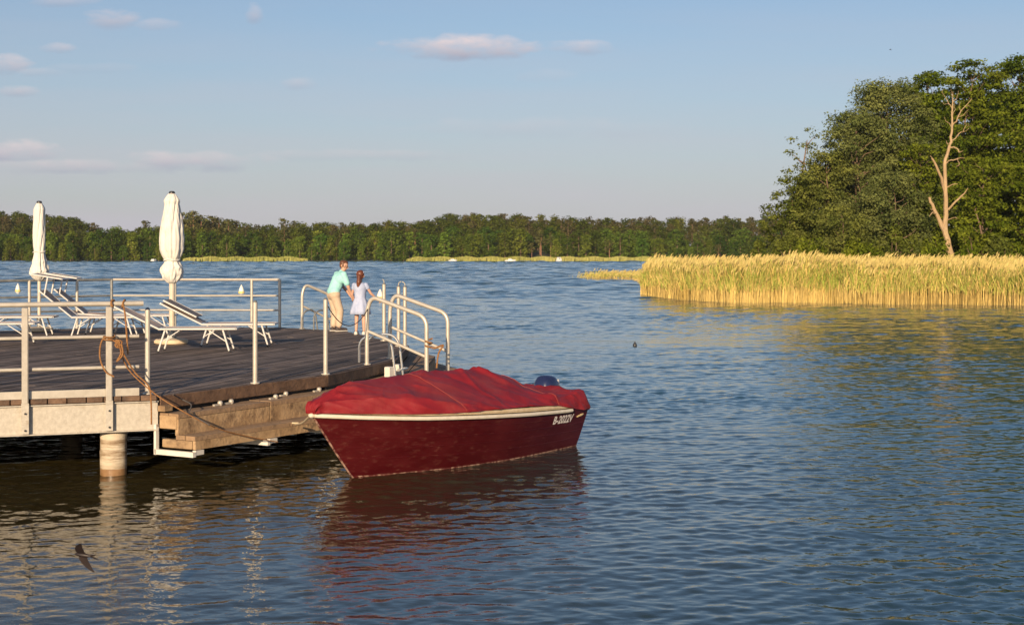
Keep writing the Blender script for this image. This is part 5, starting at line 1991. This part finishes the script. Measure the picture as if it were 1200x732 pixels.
def build_man():
    foot = G(395, 387.3, DZ)
    foot.y -= .25; foot.x = (398 - 600) * foot.y / F
    root = empty('person', foot, 'man in turquoise shirt and beige trousers bending forward at the pier edge', 'person')
    root.scale = (.965, .965, .965)
    # local axes: f forward (to the right and away), l his left
    f = Vector((.86, .51, 0)); l = Vector((-.51, .86, 0)); u = Vector((0, 0, 1))
    def q(a, b, z): return f * a + l * b + u * z
    hip = q(-.15, 0, .85); chest = q(-.02, 0, 1.18); neck = q(.045, 0, 1.345); hd = q(.105, 0, 1.485)
    mb = MB()
    capsule(mb, hip + l * .07, hip - l * .07, .115, .115)
    capsule(mb, hip, chest, .13, .145)
    capsule(mb, chest + l * .07, chest - l * .07, .12, .12)
    shl = q(.02, .185, 1.285); shr = q(.02, -.185, 1.285)
    capsule(mb, shl, shr, .062, .062); capsule(mb, neck - f * .03 - u * .05, hd - u * .07, .058, .052)
    face = Vector((.93, .30, -.22)).normalized()
    hq = head(mb, hd, face, 1.0)
    # arms
    er = q(.11, -.22, 1.02); wr = q(.22, -.18, .80)
    elb = q(.15, .22, 1.04); wl = q(.30, .16, .85)
    for (s_, e, w_, pn, sd) in ((shr, er, wr, l, 1), (shl, elb, wl, -l, -1)):
        capsule(mb, s_, e, .050, .040); capsule(mb, e, w_, .040, .027)
        hand(mb, w_, (w_ - e), pn, 1.0, .7, sd)
    # legs
    kl = q(-.06, .10, .47); kr = q(-.04, -.10, .47); al = q(-.10, .11, .09); ar = q(-.07, -.11, .09)
    for (h_, k_, a_) in ((hip + l * .09 - u * .05, kl, al), (hip - l * .09 - u * .05, kr, ar)):
        capsule(mb, h_, k_, .088, .060); capsule(mb, k_, a_, .060, .038)
        capsule(mb, a_ - u * .035, a_ + f * .15 - u * .055, .040, .034)
    remesh(mb, 'body', M['skin'], root, .0075, 3)
    # shirt
    mb = MB()
    capsule(mb, hip + l * .06 + u * .05, hip - l * .06 + u * .05, .128, .128)
    capsule(mb, hip + u * .05, chest, .140, .155); capsule(mb, chest + l * .08, chest - l * .08, .130, .130)
    capsule(mb, shl, shr, .080, .080); capsule(mb, neck - f * .04 - u * .08, neck - u * .01, .085, .066)
    for (s_, e) in ((shr, er), (shl, elb)):
        capsule(mb, s_, s_.lerp(e, .72), .078, .072)
    remesh(mb, 'shirt', M['shirt'], root, .011, 4)
    mb = MB()
    capsule(mb, hip + l * .075 - u * .02, hip - l * .075 - u * .02, .132, .132)
    for (h_, k_, a_) in ((hip + l * .085 - u * .05, kl, al), (hip - l * .085 - u * .05, kr, ar)):
        capsule(mb, h_, k_, .112, .090); capsule(mb, k_, k_.lerp(a_, .82), .090, .076)
    remesh(mb, 'trousers', M['trouser'], root, .010, 3)
    for a_ in (al, ar):
        mb = MB()
        capsule(mb, a_ - u * .035 - f * .03, a_ + f * .17 - u * .05, .052, .044)
        sh = remesh(mb, 'shoe', M['shoe'], root, .008, 3)
        mb = MB(); c = a_ + f * .06
        mb.box((c.x, c.y, .012), (.31, .105, .028), f, l, bevel=.012)
        mb.build('sole', M['sole'], sh)
    # hair
    mb = MB()
    capsule(mb, hq(-.030, 0, .045), hq(.022, 0, .062), .082, .064)
    capsule(mb, hq(-.05, 0, .02), hq(-.055, 0, -.02), .062, .045)
    capsule(mb, hq(-.01, .05, .02), hq(-.03, .058, -.005), .032, .028); capsule(mb, hq(-.01, -.05, .02), hq(-.03, -.058, -.005), .032, .028)
    remesh(mb, 'hair', M['hairbrown'], root, .007, 2)
    mb = MB()
    for sd in (-1, 1): mb.ball(hq(.080, sd * .031, .004), .0085, 8, 6)
    mb.build('eyes', M['eye'], root)
    mb = MB(); mb.ball(hq(.091, 0, -.058), (.005, .02, .006), 8, 6); mb.build('lips', M['lip'], root)


build_man()


def build_girl():
    foot = G(422, 391.5, DZ); foot.y -= .12; foot.x = (422 - 600) * foot.y / F
    root = empty('person', foot, 'girl in a pale dress with a long auburn ponytail standing beside the man', 'person')
    f = Vector((.18, .98, 0)).normalized(); l = Vector((-f.y, f.x, 0)); u = Vector((0, 0, 1))
    def q(a, b, z): return f * a + l * b + u * z
    hip = q(0, 0, .66); chest = q(.0, 0, .96); neck = q(.01, 0, 1.08); hd = q(.03, 0, 1.235)
    mb = MB()
    capsule(mb, hip + l * .035, hip - l * .035, .085, .085); capsule(mb, hip, chest, .078, .082)
    capsule(mb, chest + l * .04, chest - l * .04, .075, .075)
    shl = q(.0, .125, 1.035); shr = q(.0, -.125, 1.035)
    capsule(mb, shl, shr, .045, .045); capsule(mb, neck - u * .06, hd - u * .06, .040, .038)
    hq = head(mb, hd, (.25, .96, -.12), .92)
    er = q(.06, -.22, .86); wr = q(.16, -.32, .745)
    elb = q(.05, .19, .84); wl = q(.14, .16, .70)
    for (s_, e, w_, pn, sd) in ((shr, er, wr, -u, 1), (shl, elb, wl, -l, -1)):
        capsule(mb, s_, e, .034, .028); capsule(mb, e, w_, .028, .020); hand(mb, w_, w_ - e, pn, .78, .5, sd)
    kl = q(.0, .075, .36); kr = q(.01, -.075, .36); al = q(-.02, .08, .06); ar = q(0, -.085, .06)
    for (h_, k_, a_) in ((hip + l * .06, kl, al), (hip - l * .06, kr, ar)):
        capsule(mb, h_, k_, .066, .043); capsule(mb, k_, a_, .044, .027); capsule(mb, a_ - u * .025, a_ + f * .11 - u * .035, .028, .024)
    remesh(mb, 'body', M['skin'], root, .0065, 3)
    # dress: fitted top, flared skirt with pleats
    mb = MB()
    prof = [(.205, .43), (.195, .50), (.170, .60), (.140, .70), (.112, .77), (.115, .84), (.128, .93), (.135, 1.0), (.128, 1.05), (.085, 1.085), (.055, 1.092)]
    mb.lathe(prof, (0, 0, 0), 48, lambda a, t: 1 + (.07 * math.sin(9 * a) + .03 * math.sin(5 * a + 1)) * max(0, 1 - t * 2.0), sx=1.04, sy=.98)
    mb.build('dress', M['dress'], root, angle=180)
    for s_, e in ((shl, elb), (shr, er)):
        mb = MB(); capsule(mb, s_, s_.lerp(e, .28), .055, .050); mb.build('sleeve', M['dress'], root)
    mb = MB()
    capsule(mb, hq(-.025, 0, .035), hq(.012, 0, .055), .087, .074); capsule(mb, hq(-.04, 0, .02), hq(-.055, 0, -.03), .075, .058)
    capsule(mb, hq(-.01, .045, .0), hq(-.03, .05, -.04), .04, .032); capsule(mb, hq(-.01, -.045, .0), hq(-.03, -.05, -.04), .04, .032)
    b = hd - f * .105 - u * .01
    capsule(mb, b, b - f * .03 - u * .12, .036, .050); capsule(mb, b - f * .03 - u * .12, b - f * .01 - u * .28 + l * .01, .050, .038)
    capsule(mb, b - f * .01 - u * .28 + l * .01, b + f * .01 - u * .40 + l * .015, .036, .014)
    remesh(mb, 'hair', M['hairred'], root, .007, 2)
    mb = MB(); mb.tube([hq(-.045 + .06 * math.sin(k / 10 * math.pi), .085 * math.cos(k / 10 * math.pi), .055 + .055 * math.sin(k / 10 * math.pi)) for k in range(11)], .010, 6)
    mb.build('hairband', M['dress'], root)
    for a_ in (al, ar):
        mb = MB(); capsule(mb, a_ - u * .02 - f * .02, a_ + f * .12 - u * .03, .036, .030)
        sh = remesh(mb, 'shoe', M['sole'], root, .007, 2)
        mb = MB(); mb.tube([a_ + u * .005 + Vector((math.cos(k) * .036, math.sin(k) * .036, 0)) for k in np.linspace(0, 6.28, 12)], .008, 6); mb.build('sock', M['shoe'], sh)
        mb = MB(); c = a_ + f * .045; mb.box((c.x, c.y, .008), (.215, .072, .018), f, l, bevel=.007); mb.build('sole', M['sole'], sh)
    mb = MB()
    for sd in (-1, 1): mb.ball(hq(.080, sd * .031, .004), .0085, 8, 6)
    mb.build('eyes', M['eye'], root)
    mb = MB(); mb.ball(hq(.091, 0, -.058), (.005, .02, .006), 8, 6); mb.build('lips', M['lip'], root)


build_girl()


# ------------------------------------------------------------------ buoys, far boats, birds
def buoy(px, py, wpx, label):
    b = G(px, py, 0); r = wpx / 2 * b.y / F
    root = empty('buoy', b, label, 'buoy', 'small marker buoys off the pier')
    mb = MB(); mb.lathe([(r * .5, -.3), (r * .95, -.1), (r, .02), (r * .98, .09), (r * .8, .13)], b, 20); mb.build('float', M['buoyyellow'], root, b)
    mb = MB(); mb.lathe([(r * .86, .131), (r * .8, .22), (r * .5, .40), (r * .18, .52), (r * .12, .56), (r * .02, .57)], b, 20); mb.build('top', M['buoywhite'], root, b)
    mb = MB(); mb.lathe([(r * .06, .56), (r * .06, .62)], b, 8); mb.build('lifting_eye', M['dullshaded'], root, b)


buoy(21, 341.5, 6.5, 'pale cone buoy floating beyond the back railing left of the slimmer parasol')
buoy(283, 343.5, 7.5, 'pale cone buoy floating beyond the back railing right of the bigger parasol')
buoy(445.5, 350, 9, 'round yellow and white buoy floating just right of the girl')


def far_boat(px, Y, ln, cabin, label, rz=0.0):
    b = Vector(((px - 600) * Y / F, Y, 0))
    root = empty('moored_boat', b, label, 'boat', 'small white boats moored off the far shore', rz)
    V, Fq = [], []
    for i in range(9):
        t = i / 8; hw = .75 * math.sqrt(max(0, 1 - max(0, (t - .35) / .65) ** 2.2)) + .02
        x = -ln / 2 + ln * t
        for (yy, z) in ((-hw, .42 + .2 * t), (-hw * .8, -.2), (hw * .8, -.2), (hw, .42 + .2 * t)):
            V.append((x, yy, z))
    for i in range(8):
        for j in range(4):
            k = (j + 1) % 4
            Fq.append((i * 4 + j, i * 4 + k, i * 4 + 4 + k, i * 4 + 4 + j))
    Fq.append((0, 1, 2, 3)); Fq.append((35, 34, 33, 32))
    mb = MB(); mb.add(V, Fq); mb.build('hull', M['farboat'], root)
    if cabin:
        mb = MB()
        V = [(-.7, -.6, .45), (.7, -.5, .5), (.7, .5, .5), (-.7, .6, .45), (-.6, -.5, .48 + cabin), (.25, -.4, .48 + cabin), (.25, .4, .48 + cabin), (-.6, .5, .48 + cabin)]
        mb.add(V, [(3, 2, 1, 0), (4, 5, 6, 7), (0, 1, 5, 4), (1, 2, 6, 5), (2, 3, 7, 6), (3, 0, 4, 7)])
        cb = mb.build('cabin', M['farboat'], root, smooth=False)
        mb = MB(); mb.box((-.2, -.56, .47 + cabin * .55), (.6, .02, cabin * .35)); mb.build('window', M['farboatdark'], cb)


far_boat(530.5, 478, 2.8, .35, 'low white boat off the far shore below the dark gap in the reeds', .2)
far_boat(598, 478, 3.6, .45, 'longest white boat off the far shore, middle one of three', 0)
far_boat(655.5, 478, 1.9, .9, 'short white boat with a tall cabin off the far shore, right one of three', .5)
far_boat(180.5, 479, 1.6, .3, 'tiny pale boat at the far shore just left of the bigger parasol', 1.0)


def bird(c, span, ax, label, grp=None, wing_up=.2):
    """ax = (heading, right) vectors"""
    h, r = Vector(ax[0]).normalized(), Vector(ax[1]).normalized(); u = h.cross(r) * -1
    root = empty('flying_bird', c, label, 'bird')
    c = Vector(c)
    s = span / .32
    mb = MB()
    pts = [c + h * (x * s) for x in (-.075, -.05, -.02, .02, .05, .07, .085, .095)]
    mb.tube(pts, [.006 * s, .014 * s, .020 * s, .022 * s, .019 * s, .016 * s, .010 * s, .002 * s], 10)
    for sd in (-1, 1):
        V = []
        prof = [(0, .050, -.035), (.045, .060, -.030), (.09, .044, -.042), (.13, .010, -.050), (.165, -.048, -.066)]
        for (y, le, te) in prof:
            z = wing_up * y * (1 if True else 0)
            for xx, dz in ((le, .004), (te, .001), (te, -.001), (le, -.004)):
                V.append(c + (h * xx + r * (sd * y) + u * (z + dz)) * s)
        Fq = []
        for i in range(4):
            for j in range(4):
                k = (j + 1) % 4
                Fq.append((i * 4 + j, i * 4 + k, i * 4 + 4 + k, i * 4 + 4 + j))
        Fq.append((16, 17, 18, 19))
        mb.add(V, Fq)
        # forked tail
        V = [c + (h * x + r * (sd * y) + u * z) * s for (x, y, z) in ((-.06, 0, .003), (-.06, .010, .003), (-.15, .034, .002), (-.11, .006, .003), (-.06, 0, -.003), (-.06, .010, -.003), (-.15, .034, -.002), (-.11, .006, -.003))]
        mb.add(V, [(0, 1, 2, 3), (7, 6, 5, 4), (0, 4, 5, 1), (1, 5, 6, 2), (2, 6, 7, 3), (3, 7, 4, 0)])
    mb.build('body', M['bird'], root, c)
    mb = MB(); mb.ball(c + h * (.055 * s) - u * (.008 * s), (.013 * s, .013 * s, .011 * s), 8, 6); mb.build('throat', M['birdbelly'], root, c)


bird(P(98, 650, 10.0), .235, ((-.97, .2, .10), (-.28, -.35, .90)), 'dark swallow skimming over the water at the lower left')
def net_float():
    b = G(744, 405, 0)
    mb = MB(); mb.lathe([(.01, -.05), (.05, -.03), (.062, .01), (.05, .06), (.022, .085), (.018, .12), (.004, .125)], b, 14)
    tag(mb.build('net_float', M['dark'], None, b), 'tiny dark float bobbing alone on the open water right of the boat', 'float')


net_float()
bird(P(1043.5, 58.5, 150), .42, ((-.9, .3, .1), (.3, .9, .3)), 'tiny dark bird high in the sky left of the wood')


def haze():
    mb = MB(); mb.box((60, 520, 32), (1700, 1250, 68))
    o = mb.build('haze', bpy.data.materials.new('haze_air'), None, (60, 520, 0), smooth=False)
    m = o.data.materials[0]; m.use_nodes = True
    nt = m.node_tree
    for n in list(nt.nodes): nt.nodes.remove(n)
    out = nt.nodes.new('ShaderNodeOutputMaterial'); v = nt.nodes.new('ShaderNodeVolumePrincipled')
    v.inputs['Color'].default_value = (.86, .90, 1.0, 1)
    v.inputs['Density'].default_value = HAZE
    v.inputs['Anisotropy'].default_value = .1
    nt.links.new(v.outputs[0], out.inputs['Volume'])
    tag(o, 'thin evening haze over the lake', 'haze', kind='stuff')


HAZE = .00008
if HAZE: haze()
